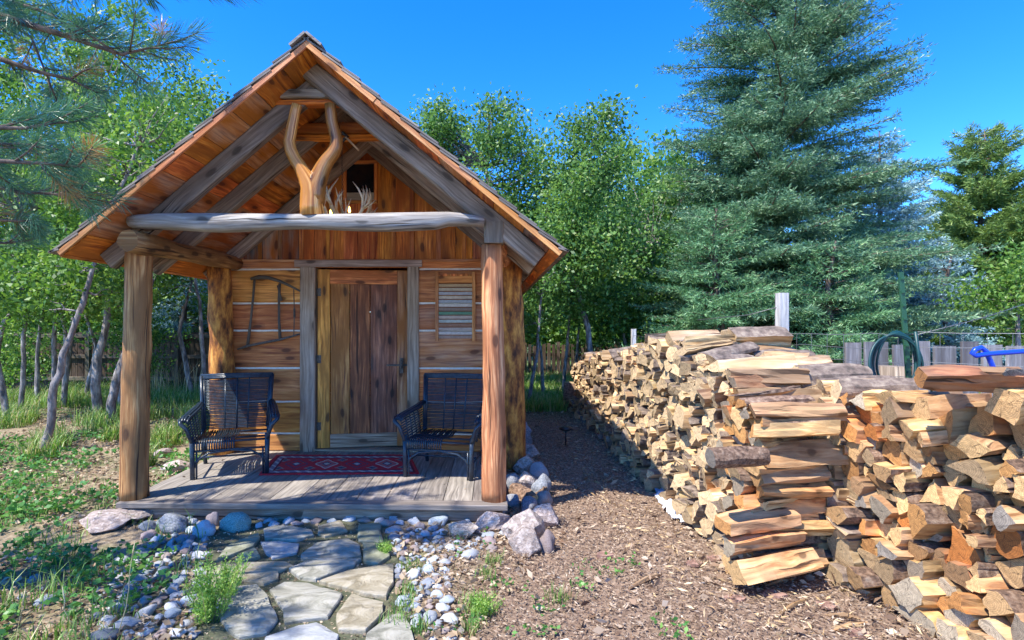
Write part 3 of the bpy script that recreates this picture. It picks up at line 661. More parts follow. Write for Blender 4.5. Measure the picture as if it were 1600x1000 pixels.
q = MB(); q.tube([AT(540, 214, 4.8), AT(561, 235, 4.8)], .009, n=7); q.build('stick_handle', M['antler'], pu, origin=O)

# ------------------------------------------------------------------ wicker chairs
def wicker_chair(loc, rz, label):
    t = empty('wicker_armchair', loc, label, 'chair', rz, 'dark wicker armchairs on the porch'); t.scale = (.91, .93, .94)
    W_, D_, SH = .34, .30, .37                      # half widths of seat, seat height
    wk = M['wicker']
    # back: leaning, flaring upwards
    q = MB(); bk = lambda x_, s_: Vector((x_ * (W_ - .0 + .035 * s_), D_ - .02 + .14 * s_, SH + .0 + (.94 - SH) * s_))
    for x_ in (-1, 1):
        q.tube([bk(x_, 0), bk(x_, .5), bk(x_, 1.0)], .02, n=8); q.tube([bk(x_ * .93, 0), bk(x_ * .93, 1.0)], .011, n=6)
    for k in range(3): q.tube([bk(-1.02, .955 + k * .028), bk(0, .965 + k * .028), bk(1.02, .955 + k * .028)], .015, n=8)
    for x_ in (-.34, 0, .34): q.tube([bk(x_, 0), bk(x_, .97)], .009, n=6)
    for k in range(34):
        s_ = .02 + k * .027 + random.uniform(-.003, .003); pts = [bk(-1 + i * .25, s_) + Vector((0, .006 * (-1) ** i, 0)) for i in range(9)]; q.tube(pts, .0068, n=5)
    q.build('backrest', wk, t)
    # seat: strands running front to back, rolled over the front edge
    q = MB()
    for k in range(17):
        x_ = -W_ + .012 + k * (2 * W_ - .024) / 29; sg = .006 * math.sin(k * 1.9)
        q.tube([(x_, D_ - .02, SH - .01 + sg), (x_, .1, SH - .03 + sg), (x_, -D_ + .08, SH - .0), (x_, -D_ + .02, SH + .008), (x_, -D_ - .02, SH - .02), (x_, -D_ - .025, SH - .06), (x_, -D_ - .01, SH - .095)], .0085, n=6)
    for y_, z_ in ((-D_ - .01, SH - .1), (-D_ + .0, SH - .02), (D_ - .03, SH - .03), (0, SH - .045)): q.tube([(-W_, y_, z_), (W_, y_, z_)], .012, n=6)
    q.build('seat', wk, t)
    for sg in (-1, 1):                               # arms with slatted sides
        q = MB(); ax = lambda y_: sg * (W_ + .045 + (.035 if y_ < -.15 else .02))
        top = [(sg * (W_ + .03), D_ + .04, .66), (sg * (W_ + .05), .15, .63), (sg * (W_ + .07), -.1, .61), (sg * (W_ + .085), -.26, .595), (sg * (W_ + .085), -.33, .565)]
        for o_ in (-.035, -.012, .012, .035):
            q.tube([(a_[0] + o_ * (1 if i_ else .6), a_[1], a_[2] + (-.012 if abs(o_) > .03 else 0)) for i_, a_ in enumerate(top)], .014, n=6)
        q.tube([(sg * (W_ + .12), -.3, .58), (sg * (W_ + .11), -.345, .55), (sg * (W_ + .06), -.345, .50), (sg * (W_ + .03), -.335, .42), (sg * (W_ + .01), -.32, .36)], .02, n=8)
        for k in range(10):
            f2 = k / 9.5; z_ = SH - .02 + f2 * .235; bx = sg * (W_ + .01 + .055 * f2)
            q.tube([(bx, -D_ - .01, z_), (bx, 0, z_ + .006), (sg * (W_ + .01 + .03 * f2), D_ + .02, z_ + .02)], .007, n=5)
        for y_ in (-.2, -.07, .06, .19): q.tube([(sg * (W_ + .008), y_, SH - .05), (sg * (W_ + .055), y_, .61)], .008, n=5)
        q.build('arm', wk, t)
        q = MB(); q.tube([(sg * (W_ + .005), -D_ - .015, 0), (sg * (W_ + .008), -D_ - .015, .2), (sg * (W_ + .012), -D_ - .012, SH + .04)], .024, n=8); q.tube([(sg * (W_ - .03), -D_ - .01, .0), (sg * (W_ - .03), -D_ - .01, SH - .1)], .010, n=6)
        q.build('leg', wk, t)
        q = MB(); q.tube([(sg * (W_ - .02), D_ + .03, 0), (sg * (W_ - .01), D_ - .0, .2), (sg * W_, D_ - .02, SH + .02)], .022, n=8); q.build('leg', wk, t)
    q = MB()
    for sg in (-1, 1):                               # arched braces and side rails
        q.tube([(sg * W_, -D_ - .012, .10), (sg * (W_ - .05), -D_ - .012, .19), (sg * (W_ - .14), -D_ - .012, .245), (0, -D_ - .012, .265)], .012, n=6)
        q.tube([(sg * W_, -D_, .14), (sg * (W_ - .01), D_, .14)], .011, n=6)
    q.tube([(-W_, 0, .14), (W_, 0, .14)], .011, n=6); q.build('stretcher', wk, t)
    return t
fl_, fr_ = G(292, 751, DZ), G(424, 740, DZ)
def chair_at(a, c_, label):
    d = (c_ - a); rz = math.atan2(d.y, d.x); mid = (a + c_) / 2; f2 = Vector((-math.sin(rz), math.cos(rz), 0))
    p = mid + f2 * .31; return wicker_chair((p.x, p.y, DZ), rz, label)
chair_at(fl_, fr_, 'dark wicker armchair left of the door, by the left porch post')
chair_at(G(627, 745, DZ), G(741, 752, DZ), 'dark wicker armchair right of the door, partly behind the right post')
# ------------------------------------------------------------------ stone path
def cr5(pl): return [(80 + a / 2.857, 740 + c_ / 2.857) for a, c_ in pl]
tag((lambda b: (b.sweep([[G(px, py, z) for px, py in cr5([(700, 255), (960, 215), (1330, 205), (1500, 215), (1540, 330), (1560, 450), (1590, 560), (1680, 760), (1720, 1000), (700, 1000), (640, 800), (690, 560), (650, 430)])] for z in (-.03, .004)], sm=False), b.build('stone_path', M['mortar']))[1])(MB()), kind='structure')
FS = [([(945, 262), (1000, 245), (1085, 250), (1165, 265), (1172, 288), (1090, 310), (955, 303)], 'pale'),
      ([(1190, 245), (1290, 220), (1327, 265), (1225, 292), (1188, 280)], 'tan'),
      ([(1370, 240), (1470, 232), (1480, 318), (1372, 312)], 'olive'),
      ([(732, 405), (790, 335), (928, 278), (934, 300), (902, 338), (835, 366)], 'olive'),
      ([(840, 373), (906, 347), (937, 385), (872, 405), (820, 398)], 'olive'),
      ([(935, 318), (1020, 317), (1112, 325), (1092, 365), (990, 390), (955, 368)], 'grey'),
      ([(1113, 372), (1180, 322), (1330, 300), (1378, 330), (1385, 375), (1240, 398), (1115, 393)], 'pale'),
      ([(1394, 325), (1505, 325), (1512, 385), (1460, 422), (1395, 405)], 'olive'),
      ([(690, 440), (760, 415), (1046, 405), (1082, 425), (1012, 450), (1015, 485), (950, 505), (860, 495), (720, 520)], 'tan'),
      ([(1060, 442), (1130, 410), (1385, 395), (1350, 425), (1180, 490), (1110, 480)], 'pale'),
      ([(1192, 497), (1330, 450), (1525, 420), (1532, 500), (1490, 572), (1340, 537)], 'tan'),
      ([(735, 600), (788, 520), (920, 508), (962, 560), (1015, 668), (958, 730), (840, 745), (795, 720), (745, 655)], 'pale'),
      ([(975, 532), (1040, 500), (1150, 503), (1300, 552), (1240, 655), (1130, 670), (1045, 682), (1030, 620)], 'pale'),
      ([(1274, 645), (1340, 555), (1485, 597), (1480, 640), (1405, 722), (1280, 715)], 'tan'),
      ([(955, 750), (1100, 697), (1190, 680), (1280, 738), (1270, 830), (1100, 880), (930, 860)], 'grey'),
      ([(1408, 735), (1500, 662), (1560, 645), (1610, 700), (1640, 860), (1440, 860), (1390, 800)], 'pale'),
      ([(745, 765), (840, 760), (935, 755), (905, 860), (760, 880)], 'grey'), ([(1290, 745), (1385, 745), (1370, 860), (1285, 850)], 'tan')]
fl_lab = ['pale flagstone at the left of the path row nearest the deck', 'tan flagstone in the row nearest the deck, between a pale and an olive one', 'olive flagstone at the right of the path row nearest the deck', 'long olive flagstone on the left edge near the deck', 'small olive flagstone on the left edge below a long olive one',
          'small grey flagstone left of a cracked pale one, two rows from deck', 'wide cracked pale flagstone two rows from the deck', 'olive flagstone on the right edge two rows from the deck', 'wide tan flagstone behind the yellow-green bush', 'thin long pale flagstone in the middle of the path',
          'big tan wedge flagstone on the right edge, mid path', 'large white flagstone right beside the yellow-green bush', 'large pale flagstone in the centre of the path foreground', 'tan flagstone right of the large central one', 'grey flagstone cut by the bottom edge of the photo',
          'pale flagstone in the bottom right corner of the path', 'grey flagstone outside the view below the white one', 'small tan flagstone outside the view between two larger ones']
fm = {}
for k, st in (('pale', [(.30, (.10, .10, .075)), (.42, (.22, .21, .16)), (.52, (.35, .33, .265)), (.7, (.48, .45, .385))]), ('tan', [(.30, (.11, .09, .05)), (.42, (.24, .20, .125)), (.52, (.36, .31, .215)), (.7, (.50, .45, .36))]),
              ('olive', [(.28, (.10, .11, .06)), (.42, (.20, .20, .125)), (.55, (.28, .28, .19)), (.72, (.42, .41, .31))]), ('grey', [(.28, (.16, .17, .17)), (.42, (.29, .30, .30)), (.55, (.40, .40, .39)), (.72, (.54, .53, .52))])):
    fm[k] = noisy('flagstone_' + k, st, scale=4.5, detail=14, bump=1, bdist=.03, dist=1.6, stretch=(.6, 1.5, 1))
for i, (pl, kd) in enumerate(FS[:16]):
    P3 = [G(px, py, 0) for px, py in cr5(pl)]; c0 = sum(P3, Vector()) / len(P3)
    out = []                                         # chipped outline
    for k in range(len(P3)):
        a, c_ = P3[k], P3[(k + 1) % len(P3)]; n = max(2, int((c_ - a).length / .045))
        for j in range(n):
            p = a.lerp(c_, j / n); p = p + noise.noise_vector(p * 9 + Vector((i * 7, 0, 0))) * .012; p.z = 0; out.append(p)
    hz = .022 + .008 * random.random(); bm = bmesh.new(); vt = []
    def ring(s_, z): return [bm.verts.new((c0.x + (p.x - c0.x) * s_, c0.y + (p.y - c0.y) * s_, z)) for p in out]
    R0 = ring(1.0, -.02); R1 = ring(1.0, hz - .006); R2 = ring(.975, hz)
    for A_, B_ in ((R0, R1), (R1, R2)):
        for k in range(len(out)): bm.faces.new((A_[k], A_[(k + 1) % len(out)], B_[(k + 1) % len(out)], B_[k]))
    prev = R2
    for s_ in (.8, .6, .4, .2):
        cur = []
        for p in out:
            q = c0 + (p - c0) * s_; lay = .006 if noise.noise(Vector((q.x * 3.1 + i, q.y * 3.1, 5))) > .06 else 0
            cur.append(bm.verts.new((q.x, q.y, hz + lay + .004 * noise.noise(Vector((q.x * 9, q.y * 9, i))))))
        for k in range(len(out)): bm.faces.new((prev[k], prev[(k + 1) % len(out)], cur[(k + 1) % len(out)], cur[k]))
        prev = cur
    bm.faces.new(prev); bmesh.ops.recalc_face_normals(bm, faces=bm.faces)
    if sum(f.normal.z for f in bm.faces) < 0: bmesh.ops.reverse_faces(bm, faces=bm.faces)
    for v in bm.verts: v.co -= Vector((c0.x, c0.y, 0))
    me = bpy.data.meshes.new('flagstone'); bm.to_mesh(me); bm.free(); me.materials.append(fm[kd]); me.polygons.foreach_set('use_smooth', np.zeros(len(me.polygons), bool))
    o = link(bpy.data.objects.new('flagstone', me)); o.location = (c0.x, c0.y, 0); tag(o, fl_lab[i], 'paving stone', 'flagstones of the path')

# ------------------------------------------------------------------ rocks
def rock_mesh(seed, cuts=0, rough=.18, sub=3):
    bm = bmesh.new(); bmesh.ops.create_icosphere(bm, subdivisions=sub, radius=1); rr = random.Random(seed)
    pl = [(Vector((rr.gauss(0, 1), rr.gauss(0, 1), rr.gauss(0, 1))).normalized(), rr.uniform(.5, .85)) for _ in range(cuts)]
    for v in bm.verts:
        p = v.co.copy(); s_ = 1 + rough * noise.noise(p * 1.1 + Vector((seed * 3.7, 0, 0))) + rough * .4 * noise.noise(p * 2.7 + Vector((0, seed, 0))); p *= s_
        for n_, d_ in pl:
            k = p.dot(n_) - d_
            if k > 0: p -= n_ * k * .96
        if cuts: p += noise.noise_vector(p * 4 + Vector((seed, 0, 0))) * .03
        v.co = p
    me = bpy.data.meshes.new('rock'); bm.to_mesh(me); bm.free(); me.polygons.foreach_set('use_smooth', np.full(len(me.polygons), cuts < 4))
    return me
cob = [rock_mesh(i, cuts=(0, 2, 0, 3)[i % 4], rough=.42) for i in range(12)]
bld = [rock_mesh(50 + i, cuts=11, rough=.3, sub=4) for i in range(8)]
cobm = {}
for k, st in (('blue-grey', [(.3, (.15, .17, .19)), (.5, (.31, .345, .38)), (.72, (.50, .54, .58))]), ('pale', [(.3, (.24, .25, .26)), (.5, (.40, .41, .43)), (.72, (.60, .61, .63))]),
              ('brownish', [(.3, (.14, .11, .10)), (.5, (.28, .22, .20)), (.72, (.44, .37, .34))]), ('dark', [(.3, (.07, .08, .10)), (.5, (.15, .17, .20)), (.72, (.27, .29, .33))])):
    cobm[k] = noisy('cobble_' + k, st, scale=14, detail=10, bump=.5, bdist=.006, rnd='obj', rvar=.5, hue=.04)
placed = []
def rock(name, me, mat, p, s, rz, tilt, label, cat, group=None):
    m2 = me.copy(); m2.materials.clear(); m2.materials.append(mat)
    o = link(bpy.data.objects.new(name, m2)); o.location = p; o.scale = s; o.rotation_euler = (tilt, tilt * .6, rz); placed.append((p[0], p[1], max(s[0], s[1]))); return tag(o, label, cat, group)
mcache = {}
def rock_shared(name, me, mat, *a):
    k = (me.name, mat.name)
    if k not in mcache: m2 = me.copy(); m2.materials.clear(); m2.materials.append(mat); mcache[k] = m2
    p, s, rz, tilt, label, cat, group = a
    o = link(bpy.data.objects.new(name, mcache[k])); o.location = p; o.scale = s; o.rotation_euler = (tilt, tilt * .6, rz); placed.append((p[0], p[1], max(s[0], s[1]))); return tag(o, label, cat, group)
# named rocks: x0, x1, base y, height px, mesh kind
def namedrock(px0, px1, pyb, hpx, kind, label, seed, zr=0, depth=.8, base=0):
    a, c_ = G(px0, pyb, base), G(px1, pyb, base); wd = (c_ - a).length; p = (a + c_) / 2; h = hpx / FPX * p.y
    d = wd * depth; p.y += d * .35
    me = bld[seed % 8] if kind[0] == 'b' else cob[seed % 9]
    mt = {'b': M['boulder'], 'bg': M['boulderg'], 'c': M['rock'], 'cg': M['boulderg'], 'ct': M['teal'], 'cb': cobm['brownish'], 'cp': cobm['pale']}[kind]
    rock('boulder' if wd > .2 else 'stone', me, mt, (p.x, p.y, base + h * .32), (wd * .56, d * .56, h * .62), zr, .1 * math.sin(seed), label, 'boulder' if wd > .2 else 'stone')
NRK = [(792, 858, 848, 56, 'b', 'big pinkish-white boulder at the right front corner of the deck', 1), (795, 850, 868, 40, 'b', 'brown angular boulder in front of the big pinkish one', 2), (836, 878, 826, 38, 'b', 'pale pointed rock right of the big corner boulder', 3),
       (736, 792, 828, 27, 'b', 'flat brown slab rock under the deck corner', 4), (694, 745, 842, 26, 'b', 'pinkish-grey rock left of the flat brown slab', 5), (842, 868, 862, 30, 'cb', 'small dark red rock right of the brown angular boulder', 6),
       (112, 190, 832, 24, 'b', 'long pale slab rock on the left, nearest the grass', 7), (150, 232, 818, 22, 'b', 'whitish flat rock at the left corner of the deck', 8), (243, 283, 832, 26, 'cg', 'rounded grey-green stone left of the deck front', 9),
       (342, 386, 830, 26, 'ct', 'teal lichen-covered oval stone in front of the deck', 10), (298, 330, 838, 22, 'cp', 'light lilac stone left of the teal one', 11), (322, 340, 822, 22, 'cb', 'dark brown stone against the deck edge by the teal one', 12),
       (787, 812, 770, 30, 'cg', 'dark grey boulder right beside the deck post', 13), (800, 846, 768, 36, 'b', 'reddish-brown boulder behind the two split logs', 14), (832, 862, 776, 32, 'cg', 'round grey boulder right of the reddish-brown one', 15),
       (830, 858, 748, 24, 'cp', 'pale round boulder, second row along the cabin side', 16), (806, 842, 740, 30, 'b', 'lilac-brown boulder against the cabin corner post', 17), (806, 846, 718, 22, 'b', 'flat grey slab boulder behind the lilac-brown one', 18),
       (808, 832, 700, 26, 'cg', 'grey boulder by the cabin wall next to the path light', 19), (806, 828, 680, 22, 'c', 'tall pale boulder farthest along the cabin side', 20), (785, 812, 792, 20, 'cg', 'low dark stone at the deck side below the post', 21),
       (838, 862, 790, 22, 'cb', 'small brown stone between split log and corner boulder', 22), (812, 840, 800, 20, 'cg', 'flat grey stone supporting the split logs', 23), (235, 262, 716, 16, 'b', 'pale boulder in the grass behind the left chair', 24), (250, 292, 738, 20, 'b', 'pinkish boulder at the left side of the deck', 25)]
for r_ in NRK: namedrock(*r_)
# cobbles by region
path_poly = cr5([(700, 255), (960, 235), (1370, 225), (1490, 230), (1520, 330), (1545, 450), (1560, 560), (1650, 720), (1700, 1000), (690, 1000), (640, 700), (700, 560), (670, 430)])
def inside(px, py, poly):
    c = False; j = len(poly) - 1
    for i in range(len(poly)):
        if (poly[i][1] > py) != (poly[j][1] > py) and px < (poly[j][0] - poly[i][0]) * (py - poly[i][1]) / (poly[j][1] - poly[i][1]) + poly[i][0]: c = not c
        j = i
    return c
def scatter(poly, n, smin, smax, gname, where, gap=.9, tries=30, pale=.25):
    xs_ = [p[0] for p in poly]; ys_ = [p[1] for p in poly]; c = 0
    for t in range(n * tries):
        if c >= n: break
        px, py = random.uniform(min(xs_), max(xs_)), random.uniform(min(ys_), max(ys_))
        if not inside(px, py, poly) or inside(px, py, path_poly): continue
        p = G(px, py, 0); s = random.uniform(smin, smax) * random.choice([.7, 1, 1, 1.25])
        if any((p.x - a) ** 2 + (p.y - b_) ** 2 < (gap * (s + r)) ** 2 for a, b_, r in placed): continue
        k = random.choices(['blue-grey', 'pale', 'brownish', 'dark'], [.45, pale, .18, .12])[0]; sz = 'large' if s > (smin + smax) / 2 else 'small'
        rock_shared('cobble', random.choice(cob), cobm[k], (p.x, p.y, s * random.uniform(.05, .25)), (s, s * random.uniform(.6, .9), s * random.uniform(.42, .6)), random.uniform(0, 6.28), random.uniform(-.15, .15),
                    '%s %s river cobble %s' % (sz, k, where), 'cobble', '%s %s cobbles %s' % (sz, k, gname)); c += 1
scatter([(205, 803), (790, 803), (790, 835), (600, 838), (350, 838), (230, 850)], 60, .04, .08, 'in front of the deck', 'in the strip along the front edge of the deck', pale=.35)
scatter([(600, 830), (780, 830), (770, 862), (700, 880), (712, 1000), (640, 1000), (612, 900)], 130, .022, .055, 'right of the path', 'in the strip right of the flagstone path', pale=.4, gap=.82)
scatter([(240, 845), (345, 838), (330, 900), (345, 1000), (150, 1000), (150, 900)], 110, .024, .065, 'left of the path', 'in the bed left of the flagstone path', gap=.85, pale=.3)
scatter([(20, 850), (150, 850), (150, 1000), (20, 1000)], 7, .03, .05, 'in the far left grass', 'scattered in the ground cover at the far left')

# ------------------------------------------------------------------ firewood
SEC = {
 'wedge-shaped': [[(-.5, -.5), (.5, -.42), (.42, -.05), (.18, .3), (-.16, .48), (-.46, .5)], [0, 2, 2, 2, 2, 0]],
 'triangular': [[(-.5, -.5), (.0, -.46), (.5, -.4), (.22, .12), (-.08, .5), (-.3, .02)], [2, 2, 0, 0, 0, 0]],
 'half-round': [[(-.5, -.4), (.5, -.4), (.47, -.02), (.28, .36), (0, .5), (-.28, .36), (-.47, -.02)], [0, 2, 2, 2, 2, 2, 2]],
 'blocky': [[(-.48, -.5), (.45, -.42), (.5, .38), (.1, .5), (-.42, .44)], [0, 0, 0, 2, 0]],
 'flat': [[(-.5, -.42), (.5, -.5), (.5, .1), (.3, .5), (-.25, .4), (-.5, .15)], [0, 0, 2, 2, 0, 0]],
 'round': [[(.5 * math.cos(a * math.pi / 6), .5 * math.sin(a * math.pi / 6)) for a in range(12)], [2] * 12],
}
TONE = {'blond': (1.12, 1.0, .80), 'orange-brown': (.95, .60, .32), 'grey weathered': (.60, .57, .54), 'tan': (.86, .74, .60)}
def log_mb(b, sec, w_, h_, ln, R3=None, T=None, rnd=None, rough=1, seed=None):
    """axis along +X starting at 0; R3/T transform"""
    rr = random.Random(seed) if seed is not None else random
    prof, mats = SEC[sec]; fx, fz = rr.choice([1, -1]), rr.choice([1, -1]); n = len(prof)
    jp = [((p[0] + rr.uniform(-.1, .1) * (sec != 'round')) * fx, (p[1] + rr.uniform(-.1, .1) * (sec != 'round')) * fz) for p in prof]
    tilt = rr.uniform(-.6, .6) if sec != 'round' else 0; ct, st = math.cos(tilt), math.sin(tilt)
    jp = [(a * ct - c_ * st, a * st + c_ * ct) for a, c_ in jp]
    ord_ = list(range(n)); ms = [mats[k] for k in range(n)]
    if fx * fz < 0: jp = jp[::-1]; ms = [mats[(n - 2 - k) % n] for k in range(n)]
    fp, fm_ = [], []
    for k in range(n):
        a, c_ = jp[k], jp[(k + 1) % n]; sub = 1 if sec == 'round' else (3 if ms[k] == 0 else 2)
        for q in range(sub): fp.append((a[0] + (c_[0] - a[0]) * q / sub, a[1] + (c_[1] - a[1]) * q / sub, q > 0)); fm_.append(ms[k])
    jp, ms = fp, fm_
    rings = []; seg = 6; ph = rr.uniform(0, 40); ex, ez = rr.uniform(-.04, .04), rr.uniform(-.04, .04)
    for i in range(seg + 1):
        t = i / seg; x = ln * t; s_ = 1 - .06 * abs(2 * t - 1) ** 3; ring = []
        for k, (a, c_, mid_) in enumerate(jp):
            nv = noise.noise_vector(Vector((ph + t * (1.8 if mid_ else 2.6), k * 3.1, ph * .3))) * (.017 if mid_ else .015) * rough
            xx = x + (rr.uniform(-.006, .006) if i in (0, seg) else 0) + (ex * a + ez * c_ if i in (0, seg) else 0)
            q = Vector((xx, a * w_ * s_ + nv.y, c_ * h_ * s_ + nv.z)); ring.append((R3 @ q + T) if R3 is not None else q)
        rings.append(ring)
    b.sweep(rings, rnd=rnd, capmi=1, mis=[2 if q == 2 else 0 for q in ms], wea=rr.choice([0, 0, 0, .25, .5]))
def pack(Ls, Hf, wr, hr, seed):
    rr = random.Random(seed); dx = .01; n = int(Ls / dx); sky = [0.0] * n; done = [False] * n; out = []; guard = 0
    while guard < 40000:
        guard += 1
        cand = [i for i in range(n) if sky[i] < Hf(i * dx) - .03]
        if not cand: break
        i0 = min(cand, key=lambda i: sky[i]); lv = sky[i0]; a = i0
        while a > 0 and sky[a - 1] <= lv + .02: a -= 1
        e = i0
        while e < n - 1 and sky[e + 1] <= lv + .02: e += 1
        wpl = (e - a + 1) * dx
        if wpl < wr[0] * .55:
            nb = min([sky[a - 1]] if a > 0 else [9], [sky[e + 1]] if e < n - 1 else [9])[0]
            nb = min(sky[a - 1] if a > 0 else 9, sky[e + 1] if e < n - 1 else 9)
            if nb > 8: break
            for k in range(a, e + 1): sky[k] = nb
            continue
        w_ = min(rr.uniform(*wr) * rr.choice([.75, 1, 1, 1.2]), wpl); h_ = rr.uniform(*hr) * rr.choice([.7, 1, 1, 1.15])
        if wpl - w_ < wr[0] * .5: w_ = wpl
        h_ = min(h_, w_ * 1.25); 
        st = a if rr.random() < .5 else e - int(w_ / dx) + 1; st = max(a, min(st, n - 1)); en = min(st + int(round(w_ / dx)), n)
        top = lv + h_
        out.append(((st + en) / 2 * dx, lv + h_ / 2, (en - st) * dx, h_))
        for k in range(st, en): sky[k] = top - (.012 if (k - st < 2 or en - k < 3) else 0)
    return out
def interp(pts, x):
    for (a, b_), (c_, d) in zip(pts, pts[1:]):
        if x <= c_: return b_ + (d - b_) * max(0, (x - a)) / (c_ - a)
    return pts[-1][1]
logs = []                                            # (dist, position of face centre, axis dir, w, h, len, pile)
# far long pile: face x = 1.52, along +Y from 3.25
A1 = Vector((1.60, 3.3, 0)); B1 = Vector((1.47, 9.7, 0)); L1 = (B1 - A1).length; d1 = (B1 - A1).normalized(); n1_ = Vector((d1.y, -d1.x, 0))
H1 = lambda s_: interp([(0, 1.04), (.5, 1.16), (1.1, 1.33), (1.7, 1.42), (2.3, 1.36), (3.3, 1.2), (4.3, 1.08), (5.4, 1.0), (6.4, .8)], s_) + .05 * noise.noise(Vector((s_ * 3, 1, 2)))
for s_, z, w_, h_ in pack(L1, H1, (.08, .19), (.065, .14), 3):
    off = random.uniform(-.08, .07) - .05 * (1 - min(z / .4, 1))
    logs.append([A1 + d1 * s_ + n1_ * off + Vector((0, 0, z)), n1_, w_, h_, random.uniform(.42, .56), 'far', s_, z, H1(s_)])
# near pile: face turned towards the camera
A2 = Vector((2.02, 3.62, 0)); B2 = Vector((2.72, 1.5, 0)); L2 = (B2 - A2).length; d2 = (B2 - A2).normalized(); n2_ = Vector((-d2.y, d2.x, 0))
H2 = lambda s_: interp([(0, 1.13), (.6, 1.13), (1.2, 1.17), (2.4, 1.24)], s_) + .03 * noise.noise(Vector((s_ * 4, 7, 2)))
for s_, z, w_, h_ in pack(L2, H2, (.09, .22), (.07, .16), 5):
    slope = -.10 * (z / 1.2)                          # face leans back a little
    logs.append([A2 + d2 * s_ + n2_ * (random.uniform(-.07, .07) - slope - .18 * max(0, .5 - z)) + Vector((0, 0, z)), n2_, w_, h_, random.uniform(.42, .52), 'near', s_, z, H2(s_)])
# second row behind both, its top layers show
A3 = A1 + n1_ * .53; L3 = 2.2
for s_, z, w_, h_ in pack(L3, lambda s_: H1(s_) - .02, (.14, .22), (.11, .17), 8):
    if z > .95: logs.append([A3 + d1 * (s_ + .1) + Vector((0, 0, z)), n1_, w_, h_, random.uniform(.42, .5), 'back', s_, z, H1(s_)])
for k in range(9):                                   # supporting lower body of the rear row, dark inside the stack
    pass
cams = Vector((0, 0, CAM_Z))
def visible_key(l): return (l[0] - cams).length + (.9 if l[5] == 'back' else 0)
logs.sort(key=visible_key)
protos = {}
for sec in SEC:
    for v in range(4 if sec != 'round' else 2):
        b = MB(); log_mb(b, sec, 1, 1, 1, seed=hash((len(sec), v)) % 999, rough=1); protos[(sec, v)] = b
def basis(ax, roll, yaw, pitch):
    m = Matrix((ax, Vector((-ax.y, ax.x, 0)), Vector((0, 0, 1)))).transposed()
    return m @ Matrix.Rotation(yaw, 3, 'Z') @ Matrix.Rotation(pitch, 3, 'Y') @ Matrix.Rotation(roll, 3, 'X')
meshpool = {}
def pooled(sec, wb, hb, v):
    k = (sec, wb, hb, v)
    if k not in meshpool:
        b = MB(); log_mb(b, sec, wb, hb, 1.0, seed=len(meshpool) * 13 + 5)
        if v in (1, 2, 4) and sec not in ('round', 'half-round'): b.mi = [0 if q == 2 else q for q in b.mi]
        o = b.build('firewood_log', [M['split'], (M['end'], M['end'], M['endgrey'], M['endorange'], M['end'])[v % 5], M['bark']]); meshpool[k] = o.data; bpy.data.objects.remove(o)
    return meshpool[k]
rest = MB(); nind = 0; seclist = ['wedge-shaped', 'triangular', 'half-round', 'blocky', 'flat', 'round']
SIDE = {'far': 'long pile', 'near': 'nearest pile', 'back': 'row behind the long pile'}
def add_log(p, Rm, w_, h_, ln, sec, tone, label, group):
    wb, hb = round(w_ / .02) * .02, round(h_ / .02) * .02
    me = pooled(sec, max(wb, .04), max(hb, .04), random.choice([1, 2, 4]) if 'behind' in label else random.randint(0, 4)); o = link(bpy.data.objects.new('firewood_log', me))
    o.location = p; o.rotation_euler = Rm.to_euler(); o.scale = (ln, w_ / max(wb, .04), h_ / max(hb, .04)); c = TONE[tone]; k = random.uniform(.9, 1.08); o.color = (c[0] * k, c[1] * k, c[2] * k, 1)
    return tag(o, label, 'firewood', group)
for p, ax, w_, h_, ln, pile, s_, z, Ht in logs:
    sec = random.choices(seclist, [.26, .26, .18, .12, .12, .06])[0]
    top = z > Ht - .2
    yb = .22 * max(0, min(1, (3.2 - s_) / 2.2)) if pile in ('far', 'back') else -.2
    Rm = basis(ax, random.uniform(-.4, .4), yb + random.uniform(-.2, .2) * (1.7 if top else (.8 if pile == 'near' else 1)), random.uniform(-.05, .05) + (random.uniform(-.12, .05) if top else 0))
    ovl = 1.07
    if nind < 288:
        tone = random.choices(['blond', 'tan', 'orange-brown', 'grey weathered'], [.46, .32, .12, .10] if pile != 'near' else [.40, .32, .16, .12])[0]
        if pile == 'back': tone = random.choice(['blond', 'tan'])
        lay = 'top layer' if top else ('bottom layers' if z < .4 else ('middle layers' if z < .8 else 'upper layers'))
        half = ('' if pile == 'back' else (', right part' if (pile == 'near' and s_ > 1.0) or (pile == 'far' and s_ < .9) else ', left part'))
        d_ = '%s %s split log in %s of the %s%s' % (tone, sec, lay, SIDE[pile], half) if sec != 'round' else '%s round log in %s of the %s%s' % (tone, lay, SIDE[pile], half)
        add_log(p, Rm, w_ * ovl, h_ * ovl, ln, sec, tone, d_, d_.replace('split log', 'split logs').replace('round log', 'round logs')); nind += 1
    else:
        log_mb(rest, sec, w_ * ovl, h_ * ovl, ln, R3=Rm, T=p)
m_bark2 = noisy('log_bark_mixed', [(.35, (.08, .06, .045)), (.5, (.18, .13, .10)), (.68, (.34, .27, .20))], scale=14, bump=1, bdist=.012)
# lower body of the rear row (never seen from the front, keeps the top layer carried)
for s_, z, w_, h_ in pack(L3, lambda s_: .92, (.2, .24), (.16, .2), 9): log_mb(rest, 'blocky', w_ * 1.05, h_ * 1.05, .48, R3=basis(n1_, 0, 0, 0), T=A3 + d1 * (s_ + .1) + Vector((0, 0, z)))
tag(rest.build('firewood_stack', [M['splitm'], M['endm'], m_bark2]), 'far end of the long firewood pile beside the path, hundreds of split logs', 'firewood', kind='stuff')
print('logs', len(logs), 'individual', nind)
